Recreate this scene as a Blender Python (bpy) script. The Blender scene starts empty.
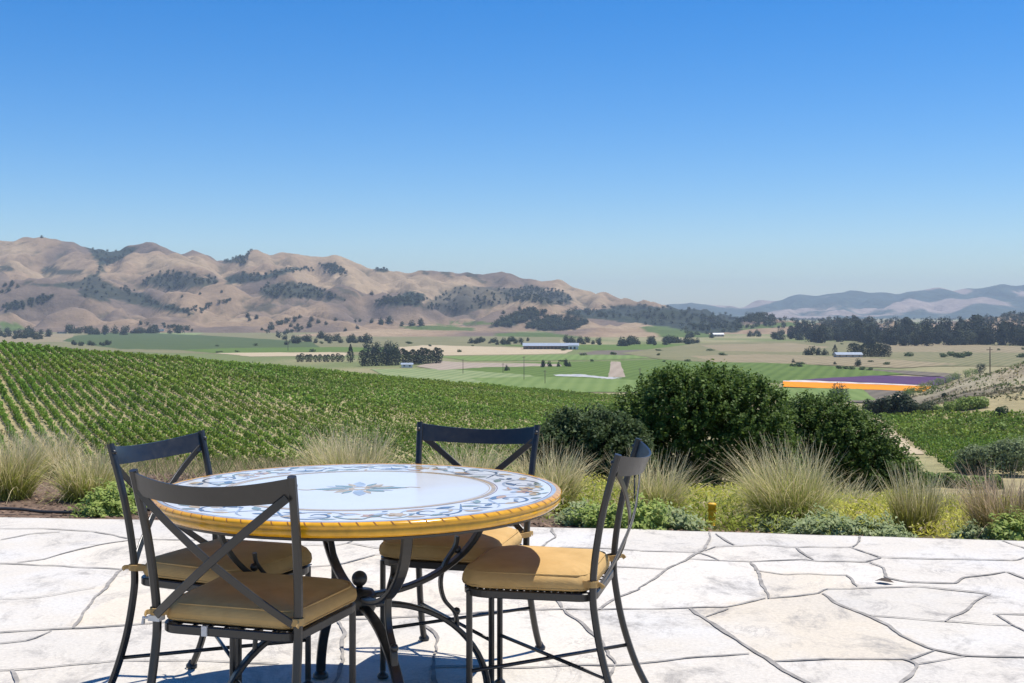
import bpy, math, random
import numpy as np
from mathutils import Vector, Matrix, noise as mnoise

random.seed(7)
rng = np.random.default_rng(11)
scene = bpy.context.scene
C = scene.collection

# ------------------------------------------------------------------ camera
F, H0, HC = 1220.0, 312.0, 1.325          # focal length in pixels, horizon row, eye height
cam_d = bpy.data.cameras.new("camera")
cam = bpy.data.objects.new("camera", cam_d)
C.objects.link(cam)
cam.location = (0, 0, HC)
cam.rotation_euler = (math.pi / 2, 0, 0)
cam_d.sensor_width = 36.0
cam_d.lens = 36.0 * F / 1024
cam_d.shift_y = -(341.5 - H0) / 1024
cam_d.clip_start = 0.05
cam_d.clip_end = 40000
scene.camera = cam


def P(px, py, Y):
    return np.array([(px - 512) / F * Y, Y, HC - (py - H0) / F * Y])


def G(px, py, z=0.0):
    Y = (HC - z) * F / (py - H0)
    return np.array([(px - 512) / F * Y, Y, z])


# ------------------------------------------------------------------ noise
def _hash(ix, iy, seed):
    h = (ix * 374761393 + iy * 668265263 + seed * 144269504) & 0xFFFFFFFF
    h = ((h ^ (h >> 13)) * 1274126177) & 0xFFFFFFFF
    return ((h ^ (h >> 16)) & 0xFFFF) / 65535.0


def vnoise(x, y, seed=0):
    x = np.asarray(x, float); y = np.asarray(y, float)
    ix = np.floor(x).astype(np.int64); iy = np.floor(y).astype(np.int64)
    fx = x - ix; fy = y - iy
    fx = fx * fx * (3 - 2 * fx); fy = fy * fy * (3 - 2 * fy)
    a = _hash(ix, iy, seed); b = _hash(ix + 1, iy, seed)
    c = _hash(ix, iy + 1, seed); d = _hash(ix + 1, iy + 1, seed)
    return (a * (1 - fx) + b * fx) * (1 - fy) + (c * (1 - fx) + d * fx) * fy


def fbm(x, y, scale, octv=4, seed=0):
    s = 0; a = 0.5; t = 0
    x = np.asarray(x, float) / scale; y = np.asarray(y, float) / scale
    for o in range(octv):
        s = s + a * vnoise(x, y, seed + o * 17); t += a
        x = x * 2.03 + 5.1; y = y * 2.03 - 3.7; a *= 0.5
    return s / t


def sstep(a, b, x):
    t = np.clip((np.asarray(x, float) - a) / (b - a), 0, 1)
    return t * t * (3 - 2 * t)


def smax(a, b, k):
    a = np.asarray(a, float); b = np.asarray(b, float)
    m = np.maximum(a, b)
    return m + k * np.log(np.exp((a - m) / k) + np.exp((b - m) / k))


# ------------------------------------------------------------------ materials
def new_mat(name):
    m = bpy.data.materials.new(name)
    m.use_nodes = True
    nt = m.node_tree
    b = nt.nodes.get("Principled BSDF")
    return m, nt, b


def N(nt, t, **kw):
    n = nt.nodes.new(t)
    for k, v in kw.items():
        if k.startswith("in_"):
            n.inputs[k[3:].replace("_", " ")].default_value = v
        else:
            setattr(n, k, v)
    return n


def ramp(nt, stops, fac=None):
    r = nt.nodes.new("ShaderNodeValToRGB")
    e = r.color_ramp.elements
    while len(e) < len(stops):
        e.new(0.5)
    for el, (p, c) in zip(e, stops):
        el.position = p
        el.color = c if len(c) == 4 else (*c, 1)
    if fac is not None:
        nt.links.new(fac, r.inputs[0])
    return r


def mixc(nt, fac, a, b, mode="MIX"):
    n = nt.nodes.new("ShaderNodeMix")
    n.data_type = "RGBA"; n.blend_type = mode
    for sock, v in ((n.inputs[0], fac), (n.inputs[6], a), (n.inputs[7], b)):
        if hasattr(v, "is_linked"):
            nt.links.new(v, sock)
        elif isinstance(v, (int, float)):
            sock.default_value = v
        else:
            sock.default_value = (*v, 1) if len(v) == 3 else v
    return n.outputs[2]


def noise_tex(nt, scale, detail=4, rough=0.55, vec=None, dist=0.0):
    n = nt.nodes.new("ShaderNodeTexNoise")
    n.inputs["Scale"].default_value = scale
    n.inputs["Detail"].default_value = detail
    n.inputs["Roughness"].default_value = rough
    n.inputs["Distortion"].default_value = dist
    if vec is not None:
        nt.links.new(vec, n.inputs["Vector"])
    return n


def bump(nt, b, height, strength, dist):
    bn = nt.nodes.new("ShaderNodeBump")
    bn.inputs["Strength"].default_value = strength
    bn.inputs["Distance"].default_value = dist
    nt.links.new(height, bn.inputs["Height"])
    nt.links.new(bn.outputs[0], b.inputs["Normal"])


def simple_mat(name, col, rough=0.6, metal=0.0, nscale=None, nvar=0.15, bstr=0.0, spec=0.5):
    m, nt, b = new_mat(name)
    b.inputs["Roughness"].default_value = rough
    b.inputs["Metallic"].default_value = metal
    b.inputs["Specular IOR Level"].default_value = spec
    if nscale:
        tc = N(nt, "ShaderNodeTexCoord")
        n = noise_tex(nt, nscale, 5, 0.6, tc.outputs["Object"])
        lo = [c * (1 - nvar) for c in col]; hi = [min(1, c * (1 + nvar)) for c in col]
        r = ramp(nt, [(0.3, lo), (0.7, hi)], n.outputs[0])
        nt.links.new(r.outputs[0], b.inputs["Base Color"])
        if bstr:
            bump(nt, b, n.outputs[0], bstr, 0.003)
    else:
        b.inputs["Base Color"].default_value = (*col, 1)
    return m


def leaf_mat(name, rough=0.5, trans=0.25, spec=0.3):
    """Foliage: colour of every leaf from the mesh attribute, a little light shining through."""
    m, nt, b = new_mat(name)
    at = N(nt, "ShaderNodeAttribute", attribute_name="Col")
    nt.links.new(at.outputs["Color"], b.inputs["Base Color"])
    b.inputs["Roughness"].default_value = rough
    b.inputs["Specular IOR Level"].default_value = spec
    tr = N(nt, "ShaderNodeBsdfTranslucent")
    hs = N(nt, "ShaderNodeHueSaturation")
    hs.inputs["Value"].default_value = 1.3
    nt.links.new(at.outputs["Color"], hs.inputs["Color"])
    nt.links.new(hs.outputs[0], tr.inputs["Color"])
    mx = N(nt, "ShaderNodeMixShader")
    mx.inputs[0].default_value = trans
    out = nt.nodes["Material Output"]
    nt.links.new(b.outputs[0], mx.inputs[1]); nt.links.new(tr.outputs[0], mx.inputs[2])
    nt.links.new(mx.outputs[0], out.inputs["Surface"])
    return m


def attr_ground(name, scales, var=0.25, rough=0.95, bstr=0.0, bdist=0.02, bscale=10):
    m, nt, b = new_mat(name)
    at = N(nt, "ShaderNodeAttribute", attribute_name="Col")
    tc = N(nt, "ShaderNodeTexCoord")
    col = at.outputs["Color"]
    for s in scales:
        n = noise_tex(nt, s, 6, 0.65, tc.outputs["Object"])
        r = ramp(nt, [(0.25, (1 - var,) * 3), (0.75, (1 + var,) * 3)], n.outputs[0])
        col = mixc(nt, 1.0, col, r.outputs[0], "MULTIPLY")
    nt.links.new(col, b.inputs["Base Color"])
    b.inputs["Roughness"].default_value = rough
    b.inputs["Specular IOR Level"].default_value = 0.15
    if bstr:
        n = noise_tex(nt, bscale, 6, 0.65, tc.outputs["Object"])
        bump(nt, b, n.outputs[0], bstr, bdist)
    return m


M = {}


def iron_mat():
    m, nt, b = new_mat("charcoal_iron_paint")
    tc = N(nt, "ShaderNodeTexCoord")
    n = noise_tex(nt, 38, 6, 0.7, tc.outputs["Object"])
    r = ramp(nt, [(0.3, (0.012, 0.0115, 0.0105)), (0.62, (0.021, 0.0195, 0.017)), (0.8, (0.038, 0.034, 0.027))], n.outputs[0])
    nt.links.new(r.outputs[0], b.inputs["Base Color"])
    b.inputs["Metallic"].default_value = 0.0
    b.inputs["Specular IOR Level"].default_value = 0.6
    b.inputs["Coat Weight"].default_value = 0.1
    b.inputs["Coat Roughness"].default_value = 0.3
    rr = ramp(nt, [(0.3, (0.30,) * 3), (0.8, (0.48,) * 3)], n.outputs[0])
    nt.links.new(rr.outputs[0], b.inputs["Roughness"])
    n2 = noise_tex(nt, 160, 3, 0.6, tc.outputs["Object"])
    bump(nt, b, n2.outputs[0], 0.12, 0.002)
    return m


def cushion_mat():
    m, nt, b = new_mat("tan_canvas")
    tc = N(nt, "ShaderNodeTexCoord")
    n = noise_tex(nt, 9, 5, 0.6, tc.outputs["Object"])
    r = ramp(nt, [(0.3, (0.51, 0.325, 0.125)), (0.7, (0.63, 0.415, 0.175))], n.outputs[0])
    nt.links.new(r.outputs[0], b.inputs["Base Color"])
    b.inputs["Roughness"].default_value = 0.85
    b.inputs["Specular IOR Level"].default_value = 0.15
    w1 = N(nt, "ShaderNodeTexWave", in_Scale=210.0); w1.bands_direction = "X"
    w2 = N(nt, "ShaderNodeTexWave", in_Scale=210.0); w2.bands_direction = "Y"
    for w in (w1, w2):
        nt.links.new(tc.outputs["Object"], w.inputs["Vector"])
    ad = N(nt, "ShaderNodeMath", operation="ADD")
    nt.links.new(w1.outputs[1], ad.inputs[0]); nt.links.new(w2.outputs[1], ad.inputs[1])
    n3 = noise_tex(nt, 14, 3, 0.5, tc.outputs["Object"])
    mu = N(nt, "ShaderNodeMath", operation="MULTIPLY_ADD")
    mu.inputs[1].default_value = 14.0
    nt.links.new(n3.outputs[0], mu.inputs[0]); nt.links.new(ad.outputs[0], mu.inputs[2])
    bump(nt, b, mu.outputs[0], 0.4, 0.002)
    return m


def stone_mat():
    m, nt, b = new_mat("pale_flagstone")
    tc = N(nt, "ShaderNodeTexCoord")
    o = tc.outputs["Object"]
    at = N(nt, "ShaderNodeAttribute", attribute_name="Col")
    n1 = noise_tex(nt, 1.1, 5, 0.6, o)
    r1 = ramp(nt, [(0.32, (0.58, 0.542, 0.48)), (0.5, (0.62, 0.567, 0.482)), (0.68, (0.635, 0.608, 0.56))], n1.outputs[0])
    c0 = mixc(nt, 1.0, r1.outputs[0], at.outputs["Color"], "MULTIPLY")
    # grey weathering drawn out along the bedding
    mp = N(nt, "ShaderNodeMapping"); mp.inputs["Scale"].default_value = (1.25, 0.85, 1)
    mp.inputs["Rotation"].default_value = (0, 0, 0.35)
    nt.links.new(o, mp.inputs[0])
    n2 = noise_tex(nt, 2.6, 12, 0.78, mp.outputs[0], 0.5)
    r2 = ramp(nt, [(0.52, (0, 0, 0)), (0.58, (0.35,) * 3), (0.64, (0.75,) * 3), (0.75, (1.0,) * 3)], n2.outputs[0])
    c = mixc(nt, r2.outputs[0], c0, (0.27, 0.25, 0.225))
    # thin crack-like veins
    n3 = noise_tex(nt, 2.2, 12, 0.72, mp.outputs[0], 1.2)
    r3 = ramp(nt, [(0.480, (0, 0, 0)), (0.5, (0.8,) * 3), (0.520, (0, 0, 0))], n3.outputs[0])
    n3b = noise_tex(nt, 1.7, 3, 0.5, o)
    r3b = ramp(nt, [(0.5, (0, 0, 0)), (0.66, (1,) * 3)], n3b.outputs[0])
    mul = N(nt, "ShaderNodeMath", operation="MULTIPLY")
    nt.links.new(r3.outputs[0], mul.inputs[0]); nt.links.new(r3b.outputs[0], mul.inputs[1])
    c = mixc(nt, mul.outputs[0], c, (0.33, 0.30, 0.27))
    n4 = noise_tex(nt, 60, 5, 0.7, o)
    r4 = ramp(nt, [(0.3, (0.84,) * 3), (0.7, (1.09,) * 3)], n4.outputs[0])
    c = mixc(nt, 1.0, c, r4.outputs[0], "MULTIPLY")
    nt.links.new(c, b.inputs["Base Color"])
    b.inputs["Roughness"].default_value = 0.85
    b.inputs["Specular IOR Level"].default_value = 0.2
    ad = N(nt, "ShaderNodeMath", operation="MULTIPLY_ADD"); ad.inputs[1].default_value = 3.0
    nt.links.new(n2.outputs[0], ad.inputs[0]); nt.links.new(n4.outputs[0], ad.inputs[2])
    bump(nt, b, ad.outputs[0], 0.35, 0.006)
    return m


M["iron"] = iron_mat()
M["canvas"] = cushion_mat()
M["stone"] = stone_mat()
M["mortar"] = simple_mat("grey_mortar", (0.29, 0.268, 0.238), 0.95, nscale=14, nvar=0.35, bstr=0.5, spec=0.1)
M["leaf"] = leaf_mat("foliage", 0.55, 0.32, 0.18)
M["leaf_far"] = leaf_mat("far_foliage", 0.7, 0.1, 0.1)
M["grass"] = leaf_mat("grass_blades", 0.6, 0.35, 0.2)
M["bark"] = simple_mat("bark", (0.075, 0.055, 0.04), 0.9, nscale=25, nvar=0.4, bstr=0.6)
M["soil"] = attr_ground("ground_soil", (0.35, 6.0, 55.0), 0.28, bstr=0.5, bdist=0.03, bscale=18)
M["hill"] = attr_ground("dry_hill_grass", (0.006, 0.03, 0.1), 0.17, bstr=0.9, bdist=13.0, bscale=0.011)
M["far"] = attr_ground("mountain_ground", (0.002, 0.008, 0.03), 0.2, bstr=1.0, bdist=60.0, bscale=0.004)
M["white_metal"] = simple_mat("pale_metal", (0.62, 0.6, 0.56), 0.4, nscale=40, nvar=0.1)
M["white_paint"] = simple_mat("white_wall_paint", (0.72, 0.71, 0.68), 0.7, nscale=0.6, nvar=0.06)
M["grey_roof"] = simple_mat("grey_metal_roof", (0.30, 0.34, 0.38), 0.45, nscale=0.4, nvar=0.12)
M["dark_glass"] = simple_mat("dark_opening", (0.03, 0.032, 0.035), 0.3)
M["brown_roof"] = simple_mat("brown_roof", (0.16, 0.11, 0.085), 0.8, nscale=0.6, nvar=0.2)
M["tan_wall"] = simple_mat("tan_stucco", (0.45, 0.38, 0.29), 0.85, nscale=0.6, nvar=0.08)
M["pole_wood"] = simple_mat("pole_wood", (0.10, 0.075, 0.055), 0.9, nscale=6, nvar=0.3)
M["yellow"] = simple_mat("yellow_plastic", (0.72, 0.40, 0.015), 0.5, nscale=30, nvar=0.18, bstr=0.1)
M["black_plastic"] = simple_mat("black_plastic", (0.02, 0.02, 0.02), 0.5, nscale=20, nvar=0.3)


# ------------------------------------------------------------------ mesh helpers
class MB:
    def __init__(s):
        s.v = []; s.f = []; s.m = []; s.s = []

    def add(s, verts, faces, mat=0, smooth=False):
        o = len(s.v)
        s.v.extend([tuple(map(float, q)) for q in verts])
        for f in faces:
            s.f.append(tuple(o + i for i in f)); s.m.append(mat); s.s.append(smooth)

    def box(s, lo, hi, mat=0):
        x0, y0, z0 = lo; x1, y1, z1 = hi
        s.add([(x0, y0, z0), (x1, y0, z0), (x1, y1, z0), (x0, y1, z0), (x0, y0, z1), (x1, y0, z1), (x1, y1, z1), (x0, y1, z1)],
              [(0, 3, 2, 1), (4, 5, 6, 7), (0, 1, 5, 4), (1, 2, 6, 5), (2, 3, 7, 6), (3, 0, 4, 7)], mat)

    def sweep(s, path, sect, ups, mat=0, smooth=False, closed=False, cap=True, scale=None):
        """sect: list of (a,b): a along side = tangent x up, b along up."""
        path = [np.array(p, float) for p in path]; n = len(path); k = len(sect)
        rings = []
        for i, p in enumerate(path):
            if closed:
                t = path[(i + 1) % n] - path[i - 1]
            else:
                t = path[min(i + 1, n - 1)] - path[max(i - 1, 0)]
            t = t / (np.linalg.norm(t) + 1e-12)
            up = np.array(ups[i] if isinstance(ups, list) else ups, float)
            up = up - t * up.dot(t); up /= (np.linalg.norm(up) + 1e-12)
            sd = np.cross(t, up)
            sc = 1.0 if scale is None else scale[i]
            rings.append([p + sd * a * sc + up * b * sc for a, b in sect])
        fs = []
        for i in range(n if closed else n - 1):
            j = (i + 1) % n
            for q in range(k):
                r = (q + 1) % k
                fs.append((i * k + q, i * k + r, j * k + r, j * k + q))
        if cap and not closed:
            fs.append(tuple(reversed(range(k)))); fs.append(tuple((n - 1) * k + q for q in range(k)))
        s.add([p for r in rings for p in r], fs, mat, smooth)

    def lathe(s, prof, c=(0, 0, 0), seg=48, mat=0, smooth=True, mats=None):
        n = len(prof); vs = []
        for r, z in prof:
            for i in range(seg):
                a = 2 * math.pi * i / seg
                vs.append((c[0] + r * math.cos(a), c[1] + r * math.sin(a), c[2] + z))
        for j in range(n - 1):
            fs = []
            for i in range(seg):
                k = (i + 1) % seg
                fs.append((j * seg + i, j * seg + k, (j + 1) * seg + k, (j + 1) * seg + i))
            if j == 0:
                base = len(s.v)
                s.v.extend([tuple(map(float, q)) for q in vs])
            mm = mats[j] if mats else mat
            for f in fs:
                s.f.append(tuple(base + q for q in f)); s.m.append(mm); s.s.append(smooth)

    def build(s, name, mats, parent=None):
        me = bpy.data.meshes.new(name)
        me.from_pydata(s.v, [], s.f)
        for m in (mats if isinstance(mats, (list, tuple)) else [mats]):
            me.materials.append(m)
        me.polygons.foreach_set("material_index", s.m)
        me.polygons.foreach_set("use_smooth", s.s)
        me.update()
        o = bpy.data.objects.new(name, me)
        C.objects.link(o)
        if parent is not None:
            o.parent = parent
        return o


def circ(r, k=10, sy=1.0):
    return [(r * math.cos(2 * math.pi * i / k), r * sy * math.sin(2 * math.pi * i / k)) for i in range(k)]


def rect(w, h, c=0.003):
    w /= 2; h /= 2
    return [(-w + c, -h), (w - c, -h), (w, -h + c), (w, h - c), (w - c, h), (-w + c, h), (-w, h - c), (-w, -h + c)]


def catmull(pts, n=6):
    pts = [np.array(p, float) for p in pts]
    out = []
    for i in range(len(pts) - 1):
        p0 = pts[max(i - 1, 0)]; p1 = pts[i]; p2 = pts[i + 1]; p3 = pts[min(i + 2, len(pts) - 1)]
        for j in range(n):
            t = j / n
            out.append(0.5 * ((2 * p1) + (-p0 + p2) * t + (2 * p0 - 5 * p1 + 4 * p2 - p3) * t * t + (-p0 + 3 * p1 - 3 * p2 + p3) * t ** 3))
    out.append(pts[-1])
    return out


def np_mesh(name, V, Fq, col=None, mat=None, smooth=False):
    V = np.ascontiguousarray(V, dtype=np.float32); Fq = np.ascontiguousarray(Fq, dtype=np.int32)
    me = bpy.data.meshes.new(name)
    me.vertices.add(len(V)); me.vertices.foreach_set("co", V.ravel())
    k = Fq.shape[1]
    me.loops.add(Fq.size); me.loops.foreach_set("vertex_index", Fq.ravel())
    me.polygons.add(len(Fq)); me.polygons.foreach_set("loop_start", np.arange(0, Fq.size, k, dtype=np.int32))
    if smooth:
        me.polygons.foreach_set("use_smooth", np.ones(len(Fq), dtype=bool))
    me.update(calc_edges=True)
    if col is not None:
        a = me.attributes.new("Col", "FLOAT_COLOR", "POINT")
        c4 = np.ones((len(V), 4), dtype=np.float32); c4[:, :3] = col
        a.data.foreach_set("color", c4.ravel())
    if mat is not None:
        me.materials.append(mat)
    return me


def np_obj(name, V, Fq, col, mat, parent=None, smooth=False):
    o = bpy.data.objects.new(name, np_mesh(name, V, Fq, col, mat, smooth))
    C.objects.link(o)
    if parent is not None:
        o.parent = parent
    return o


def tag(o, label=None, cat=None, group=None, kind=None):
    if label: o["label"] = label
    if cat: o["category"] = cat
    if group: o["group"] = group
    if kind: o["kind"] = kind
    return o


def empty(name, loc, rz=0.0):
    o = bpy.data.objects.new(name, None)
    C.objects.link(o)
    o.location = loc; o.rotation_euler = (0, 0, rz)
    o.empty_display_size = 0.2
    return o


def copy_tree(o, parent=None):
    c = o.copy(); C.objects.link(c)
    if parent is not None:
        c.parent = parent
    for ch in list(o.children):
        copy_tree(ch, c)
    return c


def unit(v):
    return v / (np.linalg.norm(v, axis=-1, keepdims=True) + 1e-9)


def rand_dirs(n):
    return unit(rng.normal(size=(n, 3)))


def leaves(c, nrm, size, aspect=0.55, axis=None):
    """kite-shaped leaves: centre, facing, length -> V (4n,3), F (n,4)"""
    n = len(c)
    if axis is None:
        axis = rand_dirs(n)
    u = unit(axis - nrm * np.sum(axis * nrm, 1, keepdims=True))
    w = np.cross(nrm, u)
    s = np.asarray(size).reshape(-1, 1) * np.ones((n, 1))
    V = np.empty((n, 4, 3))
    V[:, 0] = c - u * s * 0.5
    V[:, 1] = c + w * s * aspect * 0.5 + nrm * s * 0.06
    V[:, 2] = c + u * s * 0.5
    V[:, 3] = c - w * s * aspect * 0.5 + nrm * s * 0.06
    Fq = np.arange(4 * n).reshape(n, 4)
    return V.reshape(-1, 3), Fq


def cat_geo(parts):
    Vs, Fs, Cs = [], [], []; o = 0
    for V, Fq, c in parts:
        Vs.append(V); Fs.append(Fq + o); Cs.append(c); o += len(V)
    return np.concatenate(Vs), np.concatenate(Fs), np.concatenate(Cs)


def in_poly(px, py, poly):
    px = np.asarray(px); py = np.asarray(py)
    r = np.zeros(px.shape, bool); n = len(poly); j = n - 1
    for i in range(n):
        xi, yi = poly[i]; xj, yj = poly[j]
        c = ((yi > py) != (yj > py)) & (px < (xj - xi) * (py - yi) / ((yj - yi) + 1e-12) + xi)
        r ^= c; j = i
    return r


# ------------------------------------------------------------------ terrain
EDGE = [(-9.5, 8.35), (-3.31, 7.885), (0.66, 7.45), (2.96, 7.06), (9.5, 5.7)]      # far edge of the patio
EX = [e[0] for e in EDGE]; EY = [e[1] for e in EDGE]
ZV = -43.7                                                                             # valley floor


def hill_plane(X, Y):
    Xc = -130 + smax(X + 130, 0, 12)
    z = -19.7 - 0.15 * Xc - 0.008 * Y
    d = (X + 105) * -0.763 + (Y - 250) * 0.647
    dd = np.maximum(d, 0)
    drop = np.where(dd < 40, dd * dd / 200.0, 8 + (dd - 40) * 0.4)
    return z - drop


def right_terrace(X, Y):
    z = -18.1 - (Y - 150) * 0.044
    z = z - np.where(Y > 300, (Y - 300) * 0.16, 0)
    return z


def knoll(X, Y):
    d2 = ((X - 205) / 70.0) ** 2 + ((Y - 385) / 80.0) ** 2
    return 34.0 * np.exp(-d2 * 0.75)


def terrain(X, Y):
    X = np.asarray(X, float); Y = np.asarray(Y, float)
    ye = np.interp(X, EX, EY)
    t = Y - ye
    rightness = sstep(-2.0, 1.5, X)
    flat = 2.2 * (1 - rightness)
    near = -0.03 - 0.11 * np.maximum(t - flat, 0) - 0.24 * np.maximum(t - 6.0, 0)
    near = near + 0.05 * (fbm(X, Y, 1.1, 3, 5) - 0.5) * sstep(0.1, 1.0, t)
    near = np.where(t < 0, -0.06, near)
    u = X / np.maximum(Y, 1.0)
    w = sstep(0.10, 0.20, u)
    hs = hill_plane(X, Y) * (1 - w) + right_terrace(X, Y) * w
    hs = hs + 1.2 * (fbm(X, Y, 60, 3, 9) - 0.5)
    hs = smax(hs, ZV - 0 * X, 1.2)
    hs = hs + knoll(X, Y) * sstep(0.2, 0.3, u)
    k = knoll(X, Y)
    hs = hs + k / 34 * (9.0 * (fbm(X, Y, 30, 4, 21) - 0.5) + 2.5 * (fbm(X, Y, 7, 3, 22) - 0.5))
    z = smax(near, hs, 0.8) if True else near
    far = sstep(520, 640, Y)
    z = np.where(t < 14, near, z)
    return z * (1 - far) + ZV * far


def hit(px, py, zf=None, y0=9.0, y1=7000.0):
    """first place where the sight line through this direction meets the ground"""
    zf = zf or terrain
    Ys = np.geomspace(y0, y1, 3000)
    X = (px - 512) / F * Ys
    Z = HC - (py - H0) / F * Ys
    T = zf(X, Ys)
    i = np.argmax(Z <= T)
    if not (Z <= T).any():
        i = len(Ys) - 1
    return np.array([X[i], Ys[i], T[i]])


def build_ground():
    ang = np.radians(np.linspace(-78, 78, 420))
    r = np.concatenate([np.linspace(3.0, 20, 120), np.geomspace(20.3, 700, 300), np.geomspace(720, 12500, 50)])
    A, R = np.meshgrid(ang, r)
    X = R * np.sin(A); Y = R * np.cos(A)
    Z = terrain(X, Y)
    nr, na = X.shape
    V = np.stack([X, Y, Z], -1).reshape(-1, 3)
    idx = np.arange(nr * na).reshape(nr, na)
    Fq = np.stack([idx[:-1, :-1], idx[:-1, 1:], idx[1:, 1:], idx[1:, :-1]], -1).reshape(-1, 4)
    x, y = V[:, 0], V[:, 1]
    ye = np.interp(x, EX, EY); t = y - ye
    col = np.empty((len(V), 3))
    soil = np.array([0.325, 0.27, 0.14]); green = np.array([0.12, 0.155, 0.04]); mulch = np.array([0.145, 0.10, 0.072])
    dry = np.array([0.36, 0.29, 0.15]); valley = np.array([0.27, 0.235, 0.12])
    n = fbm(x, y, 25, 4, 3)[:, None]
    vine = soil * (0.85 + 0.3 * n) * (1 - 0.35 * sstep(0.5, 0.75, n)) + green * 0.35 * sstep(0.5, 0.75, n)
    col[:] = vine
    m = sstep(10, 25, t)[:, None]; n2 = fbm(x, y, 1.2, 3, 8)[:, None]
    bed = mulch * (0.8 + 0.5 * n2)
    rt = sstep(-1.0, 1.0, x)[:, None] * sstep(0.3, 0.9, t)[:, None]
    bed = bed * (1 - 0.7 * rt) + np.array([0.17, 0.185, 0.05]) * 0.7 * rt
    bed2 = dry * (0.7 + 0.4 * n2)
    mm = sstep(2.5, 6, t)[:, None] * (1 - rt)
    bed = bed * (1 - mm) + bed2 * mm
    col = bed * (1 - m) + col * m
    k = (knoll(x, y) / 34)[:, None]
    nb = (0.5 * fbm(x, y, 16, 5, 31) + 0.5 * fbm(x, y, 4, 3, 33))[:, None]
    bluff = np.array([0.21, 0.165, 0.115]) * (1 - sstep(0.4, 0.6, nb)) + np.array([0.36, 0.31, 0.20]) * sstep(0.4, 0.6, nb)
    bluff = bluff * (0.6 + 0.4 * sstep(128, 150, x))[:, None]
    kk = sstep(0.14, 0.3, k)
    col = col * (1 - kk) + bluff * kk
    f = sstep(430, 560, y)[:, None]
    nv = fbm(x, y, 220, 4, 41)[:, None]
    vv = valley * (1 - sstep(0.45, 0.6, nv)) + np.array([0.15, 0.17, 0.06]) * sstep(0.45, 0.6, nv)
    col = col * (1 - f) + vv * f
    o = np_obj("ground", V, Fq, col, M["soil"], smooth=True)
    tag(o, kind="structure")


build_ground()


# ------------------------------------------------------------------ hills
def ridge_field(ridges, X, Y, k, r, base, ks=9.0):
    best = np.full(X.shape, -1e9)
    acc = np.zeros(X.shape)
    vals = []
    for rd in ridges:
        kk = k; pts = rd
        if isinstance(rd, tuple):
            kk, pts = rd
        P3 = [P(*p) for p in pts]
        m = np.full(X.shape, -1e9)
        for a, b in zip(P3[:-1], P3[1:]):
            dx, dy = b[0] - a[0], b[1] - a[1]
            L = dx * dx + dy * dy
            t = np.clip(((X - a[0]) * dx + (Y - a[1]) * dy) / L, 0, 1)
            d = np.hypot(X - a[0] - t * dx, Y - a[1] - t * dy)
            z = a[2] + t * (b[2] - a[2]) - kk * (np.sqrt(d * d + r * r) - r)
            m = np.maximum(m, z)
        vals.append(m)
    vals.append(np.full(X.shape, base))
    A = np.stack(vals); mx = A.max(0)
    return mx + ks * np.log(np.exp((A - mx) / ks).sum(0))


SKY_Y = 4300
skyline = [(-420, 246, SKY_Y), (-250, 232, SKY_Y), (-120, 240, SKY_Y), (-40, 234, SKY_Y), (0, 235, SKY_Y), (40, 237, SKY_Y), (75, 239, SKY_Y), (100, 245, 4400), (117, 247, 4400),
           (135, 243, SKY_Y), (152, 241, SKY_Y), (165, 243, SKY_Y), (180, 249, SKY_Y), (193, 247, SKY_Y), (213, 257, 4400), (238, 254, 4400),
           (258, 248, SKY_Y), (272, 254, 4350), (285, 251, SKY_Y), (310, 255, SKY_Y), (332, 254, SKY_Y), (352, 259, 4350), (368, 264, 4400), (378, 262, SKY_Y),
           (405, 267, SKY_Y), (425, 264, SKY_Y), (470, 266, SKY_Y), (500, 270, SKY_Y), (520, 275, SKY_Y), (545, 277, SKY_Y), (556, 275, SKY_Y),
           (588, 288, 4200), (600, 287, 4200), (640, 296, 4200), (685, 305, 4200), (720, 313, 4200)]
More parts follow.
